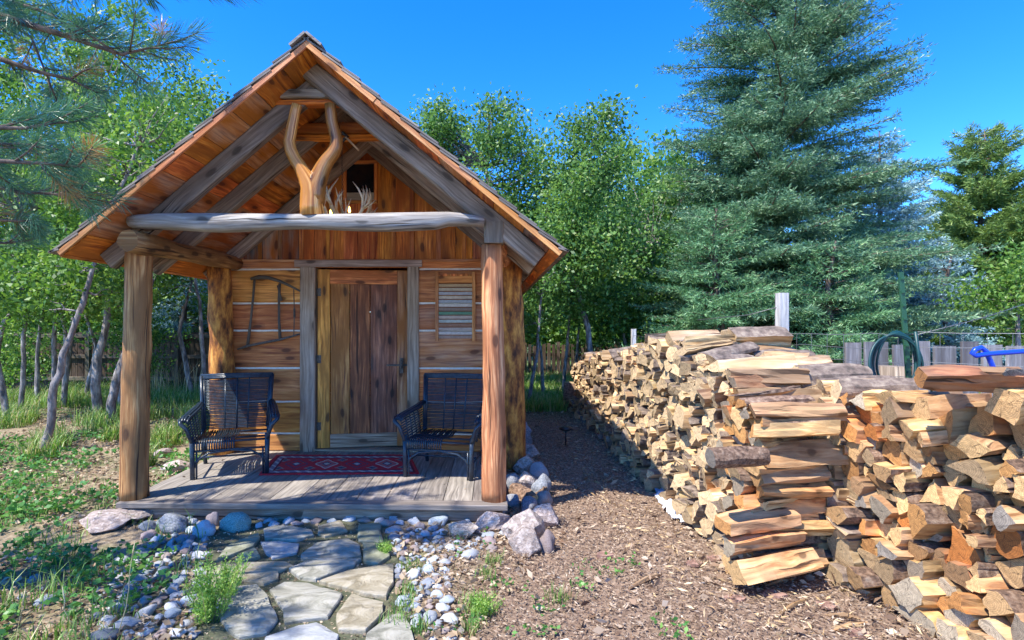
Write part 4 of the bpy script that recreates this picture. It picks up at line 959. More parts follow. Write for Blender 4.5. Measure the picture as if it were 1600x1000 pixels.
# a few hand-placed ones
def hand(p0, p1, w_, h_, sec, tone, label):
    ax = (p1 - p0); ln = ax.length; ax.normalize(); _, sx_, up_ = frame(ax); Rm = Matrix((ax, -sx_, up_)).transposed()
    return add_log(p0, Rm, w_, h_, ln, sec, tone, label, None)
def gz(px, py, Y): return AT(px, py, Y)
hand(gz(1110, 716, 3.12), gz(1196, 712, 3.2), .115, .115, 'round', 'grey weathered', 'short round log with bark sticking out at the end of the long pile')
hand(gz(1438, 590, 2.75), gz(1600, 594, 2.62), .20, .09, 'flat', 'orange-brown', 'long orange-brown split log lying along the top of the nearest pile')
hand(gz(1585, 582, 2.55), gz(1452, 578, 3.1), .12, .05, 'flat', 'grey weathered', 'long grey board-like log on top of the nearest pile')
hand(gz(1130, 822, 3.25), gz(1238, 806, 3.36), .15, .10, 'blocky', 'tan', 'tan split log third from the ground at the corner of the long pile')
hand(gz(1140, 857, 3.22), gz(1250, 838, 3.34), .16, .11, 'wedge-shaped', 'blond', 'blond split log second from the ground at the corner of the long pile')
hand(gz(1150, 896, 3.2), gz(1268, 872, 3.32), .17, .12, 'blocky', 'blond', 'big blond split log at the foot of the corner between the two piles')
hand(AT(834, 784, 4.68), AT(803, 765, 4.95), .15, .14, 'half-round', 'blond', 'short split log lying on the boulders by the deck corner')
hand(AT(850, 780, 4.72), AT(844, 764, 5.0), .12, .12, 'wedge-shaped', 'tan', 'small pale split log beside another on the boulders')
# log rounds standing
def upright(name, p, r, h, mat, label, cat, top=M['endm']):
    b = MB(); b.tube([p, p + Vector((0, 0, h * .5)), p + Vector((.01, 0, h))], [r * 1.05, r, r * .96], n=18, jit=.08, capmi=1); return tag(b.build(name, [mat, top], origin=tuple(p)), label, cat)
upright('log_round', G(893, 641), .15, .50, M['bark'], 'brown log round standing upright at the far end of the long pile', 'stump')
upright('log_round', G(913, 636), .12, .58, M['bark'], 'dark tall log standing at the far end, touching the pile', 'stump')
# splinters and sticks on the mulch
def splinter(px0, py0, px1, py1, w_, label, mat=None):
    a, c_ = G(px0, py0, .012), G(px1, py1, .012); b = MB(); mid = a.lerp(c_, .5) + Vector((.01, .012, .008)); b.tube([a, mid, c_], [w_ * .5, w_, w_ * .4], n=5, jit=.2, sm=False); return tag(b.build('wood_splinter', mat or M['splitm'], origin=tuple(a)), label, 'wood scrap')
splinter(983, 919, 1034, 897, .016, 'yellow splinter lying alone in the middle of the mulch')
splinter(1214, 962, 1262, 936, .012, 'long pale splinter on the mulch near the pile corner')
splinter(1290, 962, 1350, 968, .014, 'pale splinter at the foot of the nearest pile'); splinter(1300, 985, 1355, 972, .010, 'thin pale splinter at the bottom edge near the pile')
splinter(1196, 915, 1240, 905, .012, 'short splinter against the lowest corner log'); splinter(946, 752, 966, 746, .02, 'short grey stick in the shaded part of the path', M['grey'])
for k, (px, py) in enumerate(((1118, 872), (1172, 905), (1210, 930), (1290, 945), (1085, 880), (945, 868), (1150, 935), (1340, 990))):
    b = MB(); p = G(px, py, .006); n = 7; rr = random.Random(k); ang0 = rr.uniform(0, 6)
    pts = [(p.x + math.cos(ang0 + a * 6.283 / n) * rr.uniform(.04, .08), p.y + math.sin(ang0 + a * 6.283 / n) * rr.uniform(.03, .05)) for a in range(n)]
    b.sweep([[Vector((x_, y_, z_)) for x_, y_ in pts] for z_ in (-.002, .012 + .004 * (k % 3))]); where = ['left of the corner logs', 'just in front of the corner logs', 'below the corner logs', 'at the foot of the nearest pile', 'left-most near the pile corner', 'in the open mulch near the corner boulder', 'in the mulch below the corner logs', 'at the bottom edge by the nearest pile'][k]
    tag(b.build('bark_chip', noisy('bark_chip', [(.35, (.16, .08, .06)), (.65, (.42, .26, .2))], scale=20), origin=tuple(p)), 'flat reddish bark flake ' + where, 'bark flake')
# cloth
def crumple(name, pl, wd, mat, label, cat, seed):
    b = MB(); P_ = [G(a, c_, .0) for a, c_ in pl]; n = 40; VV = []; m_ = 11
    for i in range(n + 1):
        t = i / n * (len(P_) - 1); k = min(int(t), len(P_) - 2); p = P_[k].lerp(P_[k + 1], t - k); d = (P_[k + 1] - P_[k]).normalized(); s_ = Vector((d.y, -d.x, 0))
        for j in range(m_):
            u = (j / (m_ - 1) - .5) * wd * (1 + .35 * noise.noise(Vector((i * .3, seed, 0)))); q = p + s_ * u
            VV.append((q.x, q.y, .01 + .05 * abs(noise.noise(Vector((q.x * 14, q.y * 14, seed)))) + .02 * abs(noise.noise(Vector((q.x * 33, q.y * 33, seed)))) + .02 * (1 - abs(u) / wd * 2)))
    FF = [(i * m_ + j, (i + 1) * m_ + j, (i + 1) * m_ + j + 1, i * m_ + j + 1) for i in range(n) for j in range(m_ - 1)]
    o = np_mesh(name, VV, FF, mat, smooth=True); mo = o.modifiers.new('t', 'SOLIDIFY'); mo.thickness = .003; return tag(o, label, cat)
crumple('tarp', [(985, 712), (1004, 735), (1026, 762), (1040, 782)], .11, M['tarp'], 'blue-grey tarp edge showing at the foot of the long pile', 'tarp', 3)
crumple('rag', [(1034, 776), (1050, 796), (1062, 810), (1080, 820)], .15, M['cloth'], 'crumpled white rag on the mulch at the foot of the long pile', 'rag', 8)
# path light
lp = G(884, 697); t = empty('path_light', lp, 'small black solar path light on a stake by the cabin side', 'lamp')
b = MB(); b.tube([lp, lp + Vector((0, 0, .2))], .008, n=6); b.build('stake', M['black'], t, origin=lp)
b = MB(); b.tube([lp + Vector((0, 0, .19)), lp + Vector((0, 0, .215)), lp + Vector((0, 0, .235)), lp + Vector((0, 0, .25))], [.03, .085, .08, .03], n=18); b.build('lamp_head', M['black'], t, origin=lp)

# ------------------------------------------------------------------ fences on the right
def post(name, p, w_, h, mat, label, cat='post', tilt=(0, 0)):
    b = MB(); p = Vector(p); b.beam(p + Vector((0, 0, -.1)), p + Vector((tilt[0], tilt[1], h)), w_, w_, (0, 1, 0), ch=.006, seg=6, jit=.004); return tag(b.build(name, mat, origin=tuple(p)), label, cat)
pa = AT(1222, 458, 4.9); post('fence_post', (pa.x, 4.9, 0), .085, pa.z, M['whitepost'], 'pale grey square post rising behind the middle of the woodpile')
pb = AT(990, 514, 9.9); post('fence_post', (pb.x, 9.9, 0), .08, pb.z, M['whitepost'], 'small grey post behind the far end of the long pile')
pc_ = AT(1408, 425, 4.0); tb = AT(1418, 560, 4.0)
b = MB(); lo = tb + (tb - pc_) * ((tb.z + .0) / (pc_.z - tb.z)); b.beam(lo, pc_, .035, .006, (0, 1, 0), ch=.001); b.beam(lo + Vector((0, .017, 0)), pc_ + Vector((0, .017, 0)), .006, .03, (0, 1, 0), ch=.001)
for k in range(20):
    q = lo.lerp(pc_, (k + .5) / 20); b.box(q + Vector((-.012, -.012, -.008)), q + Vector((.012, -.003, .008)), axis=0, ch=.001)
tp = tag(b.build('fence_post', M['tpost'], origin=tuple(lo)), 'tall green metal post carrying the coiled hose', 'post')
# hose coil
b = MB(); hc = AT(1396, 562, 3.93)
for k in range(5):
    rx, rz_ = .135 + .012 * k, .20 + .008 * k; pts = []
    for i in range(37):
        a = 2 * math.pi * i / 36; pts.append(Vector((hc.x + .02 + rx * math.cos(a) - .012 * k, hc.y - .012 * k + .02 * math.sin(a * 2 + k), hc.z + rz_ * math.sin(a) - .015 * k)))
    b.tube(pts, .0085, n=7, caps=False)
b.tube([hc + Vector((.1, -.07, .2)), hc + Vector((.13, -.07, .0)), hc + Vector((.11, -.07, -.22)), hc + Vector((.03, -.07, -.3))], .011, n=7)
tag(b.build('garden_hose', M['hose'], origin=tuple(hc)), 'coiled dark green hose hanging on the green metal post', 'hose')
# wire mesh fence
def wires(name, p0, p1, z0, z1, nz_, label, dx=.12, sag=.02):
    root = empty(name, p0, label, 'fence'); b = MB(); L_ = (p1 - p0).length; n = int(L_ / dx)
    for k in range(nz_ + 1):
        z = z0 + (z1 - z0) * k / nz_; pts = [p0.lerp(p1, i / 10) + Vector((0, 0, z + sag * noise.noise(Vector((i * .7, k * .8, 4))))) for i in range(11)]; b.tube(pts, .0028, n=4, sm=False)
    for i in range(n + 1): q = p0.lerp(p1, i / n); b.tube([q + Vector((0, 0, z0)), q + Vector((.004, 0, z1))], .002, n=3, sm=False)
    b.build('wire_mesh', M['wire'], root, origin=p0); return root
W0 = Vector((pa.x, 4.9, 0)); W1 = Vector((lo.x, 4.03, 0)); W2 = Vector((4.6, 2.2, 0))
wires('wire_fence', W0, W1, .2, 1.48, 12, 'wire mesh fence between the pale post and the green post')
wires('wire_fence', W1, W2, .2, 1.50, 12, 'wire mesh fence right of the green post')
wires('wire_fence', Vector((pb.x, 9.9, 0)), W0, .2, 1.35, 8, 'wire mesh fence behind the long pile', dx=.25)
b = MB(); e0 = AT(1430, 524, 4.1); e1 = AT(1640, 462, 4.6); b.tube([e0, e0.lerp(e1, .5) + Vector((0, 0, -.02)), e1], .004, n=4)
for k in range(10): q = e0.lerp(e1, k / 10) + Vector((0, 0, -.02 * math.sin(k / 10 * 3.14))); b.tube([q + Vector((-.01, 0, -.02)), q + Vector((.01, 0, .02))], .003, n=3)
tag(b.build('barbed_wire', M['wire']), 'loose barbed wire strand rising to the right of the green post', 'wire')
b = MB(); b.tube([AT(1222, 478, 4.88), AT(1170, 492, 5.1), AT(1090, 500, 5.6)], .004, n=4); tag(b.build('guy_wire', M['wire']), 'pale wire running left from the top of the pale post', 'wire')
# plank fence behind
pf = empty('plank_fence', (3.9, 5.4, 0), 'low fence of wide weathered vertical planks behind the wire mesh', 'fence'); X0 = AT(1322, 540, 5.5).x; x = X0; k = 0
while x < 7.2:
    wd = random.uniform(.15, .25); yy = 5.5 - (x - X0) * .22; b = MB(); b.box((x, yy, 0), (x + wd - .012, yy + .03, 1.36 + random.uniform(-.02, .03)), axis=2, wea=random.choice([.6, .9, 1, 1, 0]), seg=5, jit=.006); b.build('plank', M['greyplank'], pf, origin=(3.9, 5.4, 0)); x += wd; k += 1
b = MB(); b.beam((X0, 5.56, .4), (7.2, 5.56 - (7.2 - X0) * .22, .4), .04, .09); b.beam((X0, 5.56, 1.1), (7.2, 5.56 - (7.2 - X0) * .22, 1.1), .04, .09); b.build('rail', M['fence'], pf, origin=(3.9, 5.4, 0))
qp = AT(1392, 572, 4.6); upright('wooden_post', Vector((qp.x, 4.6, 0)), .12, qp.z, M['grey'], 'thick pale weathered post stub inside the hose coil, behind the pile', 'post', M['grey'])
# blue bow saw on top of the near pile
sp_ = AT(1558, 590, 2.85); bs = empty('bow_saw', sp_, 'blue tubular bow saw standing on top of the nearest pile', 'saw'); Yb = 2.85
b = MB(); c1 = AT(1519, 551, Yb); tipx = AT(1558, 588, Yb); hi = AT(1540, 546, Yb - .02)
b.tube([tipx, AT(1550, 570, Yb), AT(1541, 549, Yb), AT(1533, 543, Yb), AT(1524, 546, Yb), AT(1519, 552, Yb), AT(1524, 556, Yb), AT(1545, 553, Yb - .01), AT(1600, 549, Yb - .03), AT(1640, 549, Yb - .05), AT(1690, 556, Yb - .08), AT(1725, 580, Yb - .1), AT(1730, 600, Yb - .1)], .0125, n=10)
b.build('saw_frame', M['blue'], bs, origin=sp_)
b = MB(); e = AT(1730, 600, Yb - .1); b.beam(tipx + Vector((0, 0, -.01)), e + Vector((0, 0, .0)), .0015, .02, ch=.0003, seg=1); b.build('blade', M['steel'], bs, origin=sp_)

# ------------------------------------------------------------------ board fence at the left, far behind the oaks
FYL = 12.8
def board_fence():
    px_posts = [-130, 5, 140, 278, 420]; xs_ = [AT(p, 0, FYL).x for p in px_posts]
    root = empty('board_fence', (xs_[2], FYL, 0), 'brown vertical board fence with rails behind the left oaks', 'fence'); O = (xs_[2], FYL, 0); b = MB(); x = -16.0
    while x < -2.2: wd = random.uniform(.13, .15); b.box((x, FYL + .07, .0), (x + wd - .006, FYL + .09, 1.35 + random.uniform(-.015, .015)), axis=2, wea=random.uniform(0, .9)); x += wd
    b.build('boards', M['fence'], root, origin=O)
    for z in (.25, .78, 1.27): b = MB(); b.box((-16, FYL + .02, z - .045), (-2.2, FYL + .065, z + .045), axis=0, wea=.8, seg=20, jit=.004); b.build('rail', M['fencerail'], root, origin=O)
    for xp in [xs_[0] - 2.1, xs_[0] - 4.2] + xs_: b = MB(); b.box((xp - .05, FYL - .085, 0), (xp + .05, FYL + .015, 1.4), axis=2, wea=.9); b.build('fence_post', M['fencerail'], root, origin=O)
board_fence()
# far right weathered picket fence seen between oak stems and the woodpile
root = empty('picket_fence', (1.2, 16, 0), 'dark old picket fence far behind, between the cabin and the long pile', 'fence'); b = MB(); x = -.5
while x < 4.2: b.box((x, 16, 0), (x + .1, 16.03, .95 + random.uniform(-.05, .08)), axis=2, wea=random.random()); x += .14
b.build('pickets', M['fence'], root, origin=(1.2, 16, 0)); b = MB(); b.box((-.5, 16.035, .6), (4.2, 16.08, .7), axis=0); b.build('rail', M['fence'], root, origin=(1.2, 16, 0))
# ------------------------------------------------------------------ trees
def limb_tube(b, pts, r0, r1, n=7, jit=.08):
    b.tube(pts, [r0 + (r1 - r0) * i / (len(pts) - 1) for i in range(len(pts))], n=n, jit=jit)
def wob(a, c_, n, amp, seed):
    return [a.lerp(c_, i / n) + noise.noise_vector(Vector((i * .45 + seed * 3.1, seed, 0))) * amp * math.sin(math.pi * min(1, i / n * 1.2 + .05)) for i in range(n + 1)]
def oak(name, label, stems, blobs, ncl, lpc, lsize, mat, seed, cat='tree', group=None, clr=.34, trunk_r=.07, twig=True):
    """stems: list of lists of points; blobs: [(centre, (rx,ry,rz))]"""
    base = Vector(stems[0][0]); base.z = 0; rng = np.random.default_rng(seed); rr = random.Random(seed)
    root = empty(name, base, label, cat, 0, group); tb = MB(); tops = []
    for st in stems:
        st = [Vector(p) for p in st]; pts = []
        for i in range(len(st) - 1):
            sub = wob(st[i], st[i + 1], 5, .06, seed + i); pts += sub if i == len(st) - 2 else sub[:-1]
        rr_ = trunk_r * rr.uniform(.6, .85); limb_tube(tb, pts, rr_ * 1.15, rr_ * .42, n=9, jit=.1); tops.append(pts)
    C = []; vol = np.array([b_[1][0] * b_[1][1] * b_[1][2] for b_ in blobs]); vol = vol ** .7 / (vol ** .7).sum()
    for (c0, rad), f in zip(blobs, vol):
        k = max(3, int(ncl * f)); tries = 0; got = 0
        while got < k and tries < k * 12:
            tries += 1; d = unit(rng.normal(size=(1, 3)))[0]; r = rng.random() ** .45; q = np.array(c0) + d * r * np.array(rad)
            nv = noise.noise(Vector(q) * .9 + Vector((seed, 0, 0)))
            if nv < -.12 or q[2] < .5: continue
            C.append(q * 1.0 + d * .12 * nv); got += 1
    C = np.array(C)
    if twig:
        allp = [p for t in tops for p in t[len(t) // 3:]]
        for q in C[::2]:
            qv = Vector(q); near = min(allp, key=lambda p: (p - qv).length + .6 * max(0, p.z - qv.z)); 
            if (near - qv).length < 1.0 or (qv.z > 3.2 and (near - qv).length < 2.6): limb_tube(tb, wob(near, qv, 5, .12, rr.random() * 40), .008 + .007 * (near - qv).length, .004, n=4)
    tb.build('trunk', M['trunk'], root, origin=base)
    n = len(C) * lpc; cid = np.repeat(np.arange(len(C)), lpc); crs_ = clr * rng.uniform(.6, 1.25, len(C))
    P = C[cid] + rng.normal(size=(n, 3)) * crs_[cid][:, None] * np.array([.55, .55, .42])
    D = unit(rng.normal(size=(n, 3)) + np.array([0, 0, .25]) + (P - C[cid]) * 1.2)
    s_ = lsize * rng.uniform(.6, 1.25, n); Vv, Ff = leaves(P, D, s_, s_ * .62, .3, rng)
    cl = rng.random(len(C)); rnd = np.clip(cl[cid] * .6 + rng.random(n) * .42, 0, 1)
    Vv = Vv - np.array(base); np_mesh('crown', Vv, Ff, mat, rnd, parent=root); return root
def P3(px, py, Y): v = AT(px, py, Y); return (v.x, v.y, v.z)
def gp(px, Y): v = AT(px, 506, Y); return (v.x, Y, -.05)
def B(px, py, Y, rx, rz, ry=None):                   # blob centred at pixel, radii in metres
    return (P3(px, py, Y), (rx, ry or rx, rz))
# left oak thicket
oak('scrub_oak', 'leaning scrub oak nearest the left post, grey trunk rising from the grass', [[gp(66, 6.6), P3(85, 600, 6.6), P3(112, 520, 6.7), P3(140, 440, 6.8), P3(175, 330, 7), P3(215, 230, 7.2)]], [B(130, 330, 7.0, 1.15, .9), B(210, 210, 7.4, 1.0, .7), B(60, 450, 7.2, 1.0, .45), B(175, 440, 7.4, .6, .4)], 130, 75, .07, M['oak'], 1, group='oaks on the left', trunk_r=.068)
oak('scrub_oak', 'twin-stemmed scrub oak just left of the left porch post', [[gp(150, 8.6), P3(152, 560, 8.6), P3(168, 500, 8.7), P3(180, 400, 8.8), P3(200, 280, 9)], [gp(170, 8.2), P3(180, 600, 8.2), P3(205, 520, 8.3), P3(240, 430, 8.5), P3(250, 330, 8.6)]], [B(230, 270, 9.0, 1.3, 1.2), B(290, 170, 9.2, .75, .6), B(170, 400, 8.8, 1.1, .9)], 170, 80, .075, M['oak'], 2, group='oaks on the left', trunk_r=.08)
oak('scrub_oak', 'scrub oak with three thin pale stems at the far left', [[gp(30, 9), P3(38, 560, 9), P3(40, 470, 9), P3(60, 330, 9)], [gp(12, 8.4), P3(-5, 560, 8.4), P3(20, 450, 8.5), P3(35, 330, 8.5)], [gp(82, 9.2), P3(86, 570, 9.2), P3(88, 450, 9.2), P3(110, 320, 9.3)]], [B(40, 260, 9.0, 1.6, 1.5), B(60, 440, 8.7, 1.3, .75)], 190, 80, .075, M['oak'], 3, group='oaks on the left', trunk_r=.06)
oak('scrub_oak', 'tall scrub oak behind the pine boughs at the upper left', [[gp(100, 11), P3(110, 540, 11), P3(130, 400, 11), P3(150, 200, 11)], [gp(135, 10.8), P3(150, 540, 10.8), P3(110, 400, 10.8)]], [B(140, 130, 11, 2.1, 1.7), B(270, 200, 11, 1.2, 1.3), B(20, 120, 11, 2.0, 2.0), B(100, 330, 11.4, 2.6, 1.4)], 330, 75, .09, M['oak'], 4, group='oaks on the left')
oak('scrub_oak', 'scrub oak behind the left chair, seen between the posts', [[gp(320, 10.5), P3(318, 560, 10.5), P3(312, 470, 10.5), P3(290, 380, 10.5)], [gp(305, 11), P3(280, 520, 11), P3(300, 440, 11)]], [B(285, 400, 10.6, 1.4, .9), B(330, 330, 11, 1.5, 1.5)], 100, 65, .085, M['oak'], 5, group='oaks on the left', trunk_r=.06)
oak('scrub_oak', 'scrub oak with thin stems against the fence, behind the leaning one', [[gp(100, 10), P3(106, 560, 10), P3(95, 480, 10), P3(85, 400, 10)], [gp(60, 10.4), P3(58, 560, 10.4), P3(66, 450, 10.4)], [gp(190, 9.4), P3(187, 600, 9.4), P3(196, 520, 9.4), P3(190, 420, 9.4)]], [B(90, 420, 10, 1.4, .8), B(190, 440, 9.8, 1.0, .7)], 130, 75, .075, M['oak'], 6, group='oaks on the left', trunk_r=.055)
oak('oak_shrub', 'low bushy shrub against the board fence at the far left', [[gp(35, 12), P3(35, 560, 12)]], [B(30, 545, 12, 1.2, .5), B(70, 580, 11.6, .7, .3)], 60, 70, .075, M['oak'], 7, cat='shrub', group='oaks on the left', trunk_r=.03)
oak('oak_shrub', 'low bushy shrub against the board fence behind the twin-stemmed oak', [[gp(225, 11.8), P3(225, 560, 11.8)]], [B(215, 520, 11.8, .9, .4), B(240, 575, 11.4, .6, .3)], 50, 70, .075, M['oak'], 8, cat='shrub', group='oaks on the left', trunk_r=.03)
# right side oaks
oak('oak_tree', 'rounded oak rising directly behind the cabin roof', [[gp(770, 12.5), P3(765, 400, 12.5), P3(760, 260, 12.5)]], [B(745, 235, 12.5, 1.3, 1.25), B(690, 215, 12.4, .75, .8), B(795, 330, 12.3, 1.6, 1.6), B(700, 300, 12.8, 1.2, 1.2)], 330, 85, .085, M['oak2'], 11, group='oaks behind the cabin', trunk_r=.1)
oak('oak_tree', 'oak with leaning dark trunk between the cabin and the long pile', [[gp(932, 11.2), P3(928, 590, 11.2), P3(918, 510, 11.2), P3(898, 440, 11.2), P3(905, 340, 11.2), P3(915, 230, 11.2)], [P3(898, 440, 11.2), P3(870, 380, 11.2), P3(850, 330, 11.2)]], [B(925, 205, 11.0, .75, .45), B(905, 290, 11.0, 1.35, 1.0), B(950, 380, 10.8, 1.2, 1.0), B(870, 380, 11.2, 1.0, 1.0)], 260, 85, .08, M['oak2'], 12, group='oaks behind the cabin', trunk_r=.09)
oak('oak_tree', 'oak thicket with many thin stems right of the cabin corner post', [[gp(825, 10.5), P3(838, 560, 10.5), P3(845, 470, 10.5), P3(855, 400, 10.5)], [gp(850, 11.5), P3(846, 560, 11.5), P3(835, 470, 11.5)], [gp(880, 12), P3(884, 560, 12), P3(892, 480, 12), P3(880, 420, 12)], [gp(905, 12.4), P3(900, 560, 12.4), P3(908, 480, 12.4)]], [B(850, 430, 11, 1.2, .9), B(900, 480, 12, 1.1, .5), B(830, 500, 11, .7, .35)], 125, 75, .085, M['oak2'], 13, group='oaks behind the cabin', trunk_r=.05)
oak('oak_tree', 'oak filling the gap between the leaning oak and the big fir', [[gp(1015, 12.5), P3(1012, 540, 12.5), P3(1020, 400, 12.5)], [gp(975, 12), P3(980, 560, 12), P3(965, 460, 12)]], [B(1020, 340, 13.4, 1.5, 1.3), B(1000, 450, 12.5, 1.4, 1.0), B(955, 500, 12, .9, .5)], 170, 75, .095, M['oak2'], 14, group='oaks behind the cabin', trunk_r=.07)
oak('oak_tree', 'bright green leafy bush at the right edge above the plank fence', [[gp(1590, 9.5), P3(1590, 480, 9.5)]], [B(1590, 480, 9.5, .9, .55), B(1640, 430, 9.5, 1.0, .8)], 60, 80, .08, M['oak'], 15, group='oaks behind the cabin')
# dead-branch oak tint: bare grey twigs among the crowns
def far_oak(seed, sz, mat):
    r = oak('background_tree', 'x', [[(0, 0, -.05), (.1, 0, 1.5), (0, .1, 3)]], [((0, 0, 3.3), (1.9, 1.7, 2.4)), ((1.1, 0, 2.2), (1.5, 1.3, 1.6)), ((-1.1, .2, 2.0), (1.5, 1.3, 1.5))], 190, 60, sz, mat, seed, group='leafy trees filling the background', clr=.42); return r
fo = [far_oak(31, .15, M['oak2']), far_oak(32, .15, M['oak'])]
spots = [(620, 19, 1.0, 0), (700, 17, .9, 1), (800, 18, .95, 0), (880, 17.5, .92, 1), (950, 19, 1.05, 0), (1040, 18, .95, 1), (1110, 20, 1.0, 0), (0, 17, 1.2, 1), (90, 18, 1.15, 0), (180, 17, 1.1, 1), (265, 18, 1.15, 0), (345, 17, 1.0, 1), (-90, 16, 1.2, 0), (430, 22, 1.2, 0), (540, 24, 1.2, 1), (1500, 22, .9, 1), (1660, 24, .7, 0), (1380, 24, 1.0, 1), (1240, 24, 1.0, 0), (770, 24, 1.15, 1), (900, 26, 1.3, 0), (1012, 18.5, 1.3, 1), (965, 21, 1.4, 0), (1075, 17, 1.15, 0), (1880, 22, 1.3, 0), (2060, 20, 1.3, 1), (2350, 18, 1.2, 0), (-260, 15, 1.3, 1), (-520, 13, 1.2, 0)]
for i, (px, Y, s_, k) in enumerate(spots):
    o = fo[k] if i in (0, 1) and fo[k].location.length < .1 else copy_tree(fo[k])
    if i == 0: o = fo[0]
    if i == 1: o = fo[1]
    v = AT(px, 506, Y); o.location = (v.x, Y, 0); o.scale = (s_, s_, s_ * random.uniform(.9, 1.1)); o.rotation_euler = (0, 0, random.uniform(0, 6.28))
    o['label'] = 'leafy tree in the background left of the cabin, beyond the board fence' if px < 440 else ('leafy tree in the background beyond the leaning oak, right of the cabin' if px < 1150 else 'low leafy tree in the background beyond the fir and plank fence')
    o['group'] = {'l': 'background trees left', 'm': 'background trees middle', 'r': 'background trees right'}['l' if px < 440 else ('m' if px < 1150 else 'r')]

def conifer(name, label, base, H, Rb, mat, seed, zmin=.3, lev=.24, nb=6, ndl=.06, nw=.012, dens=26, droop=.25, up=.12, prof=.85, twl=.42, group=None, cat='tree', rtr=.12, sec=True, fluffy=1.0):
    rr = random.Random(seed); rng = np.random.default_rng(seed); root = empty(name, base, label, cat, 0, group); tb = MB()
    limb_tube(tb, [Vector((.06 * math.sin(i * .8 + seed), .06 * math.cos(i), H * i / 10)) for i in range(11)], rtr, .015, n=10, jit=.08)
    S, Dd, Ln = [], [], []; z = zmin
    while z < H - .1:
        f = 1 - z / H; Lb = Rb * f ** prof * rr.uniform(.85, 1.1)
        if z < zmin + 1.0: Lb *= .9
        for k in range(nb):
            if rr.random() < (.15 if H > 10 else .07): continue
            az = rr.uniform(0, 6.283); l = max(.12, Lb * rr.uniform(.55, 1.03)); d = Vector((math.cos(az), math.sin(az), 0)); sd = Vector((-d.y, d.x, 0))
            z0 = z + rr.uniform(-.1, .1); u_ = up + .35 * (1 - f); pt = lambda t: Vector((0, 0, z0)) + d * (l * t) + Vector((0, 0, 1)) * (l * (u_ * t - droop * t * t + .12 * t ** 3)) + sd * (.05 * l * math.sin(t * 3 + z0))
            limb_tube(tb, [pt(i / 5) for i in range(6)], .006 + .012 * l, .003, n=4)
            n = max(3, int(l / .085))
            for j in range(n):
                t = .12 + .88 * (j + .5) / n; p = pt(t); tl = max(.13, twl * l * (1 - t) * .95 + .17) * rr.uniform(.7, 1.2)
                for s_ in (-1, 1):
                    dd = (d * rr.uniform(.55, .95) + sd * s_ * rr.uniform(.6, 1.0) + Vector((0, 0, rr.uniform(-.22, .18)))).normalized()
                    S.append(p); Dd.append(dd); Ln.append(tl)
                    if sec and tl > .28:
                        m_ = int(tl / .12)
                        for q in range(1, m_):
                            tt = q / m_; pp = p + dd * tl * tt
                            for s2 in (-1, 1):
                                sd2 = Vector((-dd.y, dd.x, 0)); d3 = (dd * .7 + sd2 * s2 * .75 + Vector((0, 0, rr.uniform(-.2, .15)))).normalized(); S.append(pp); Dd.append(d3); Ln.append(max(.07, tl * .38 * (1 - tt * .6)))
            S.append(pt(.85)); Dd.append((pt(1) - pt(.8)).normalized()); Ln.append(.3)
            for q_ in range(6): a_ = pt(rr.uniform(.78, 1)); S.append(a_); Dd.append((d * .8 + sd * rr.uniform(-.9, .9) + Vector((0, 0, rr.uniform(-.3, .35)))).normalized()); Ln.append(rr.uniform(.12, .24))
        z += lev * rr.uniform(.8, 1.2) * (1 if z > 1 else 1)
    tb.build('trunk', M['ctrunk'], root)
    S = np.array([tuple(a) for a in S]); Dd = np.array([tuple(a) for a in Dd]); Ln = np.array(Ln); cnt = np.maximum(4, (Ln * dens).astype(int)); idx = np.repeat(np.arange(len(S)), cnt); n = len(idx)
    t = rng.random(n); P = S[idx] + Dd[idx] * (Ln[idx] * t)[:, None]; side = unit(rng.normal(size=(n, 3)) + np.array([0, 0, .35])); D = unit(Dd[idx] * .9 * fluffy + side * .8)
    ln = ndl * rng.uniform(.7, 1.3, n); Vv, Ff = leaves(P, D, ln, nw, .0, rng); tw = rng.random(len(S)); rnd = np.clip(tw[idx] * .55 + rng.random(n) * .3 + t * .18, 0, 1)
    np_mesh('crown', Vv, Ff, mat, rnd, parent=root); print(name, n); return root
v = AT(1217, 506, 11.5); conifer('fir_tree', 'tall dark green fir towering behind the woodpile', (v.x, 11.5, 0), 12.3, 3.75, M['fir'], 21, lev=.225, nb=9, ndl=.085, nw=.017, dens=28, droop=.26, up=.14, prof=.66, twl=.38, rtr=.16)
v = AT(1375, 506, 14.5); conifer('blue_spruce', 'silvery blue spruce behind the right side of the tall fir', (v.x, 14.5, 0), 6.6, 2.7, M['spruce'], 22, lev=.24, nb=8, ndl=.11, nw=.028, dens=16, droop=.2, up=.15, prof=.7)
v = AT(1120, 506, 10.2); conifer('young_fir', 'short young fir at the left foot of the tall one', (v.x, 10.2, 0), 3.7, 2.1, M['firlight'], 23, lev=.2, nb=8, ndl=.09, nw=.014, dens=26, prof=.6)
v = AT(1300, 506, 9.6); conifer('young_fir', 'short bushy young fir behind the pale post and wire mesh', (v.x, 9.6, 0), 3.0, 1.9, M['firlight'], 24, lev=.2, nb=8, ndl=.09, nw=.014, dens=26, prof=.6)
v = AT(1480, 506, 13.0); conifer('blue_spruce', 'low blue spruce above the plank fence on the right', (v.x, 13, 0), 3.4, 1.7, M['spruce'], 25, lev=.26, nb=6, ndl=.10, nw=.026, dens=15, prof=.7)
v = AT(1535, 506, 21); conifer('ponderosa_pine', 'yellow-green pine standing alone at the right against the sky', (v.x, 21, 0), 8.9, 3.3, M['pine'], 26, zmin=.6, lev=.36, nb=8, ndl=.2, nw=.03, dens=24, droop=.05, up=.22, prof=.5, twl=.36, rtr=.18)
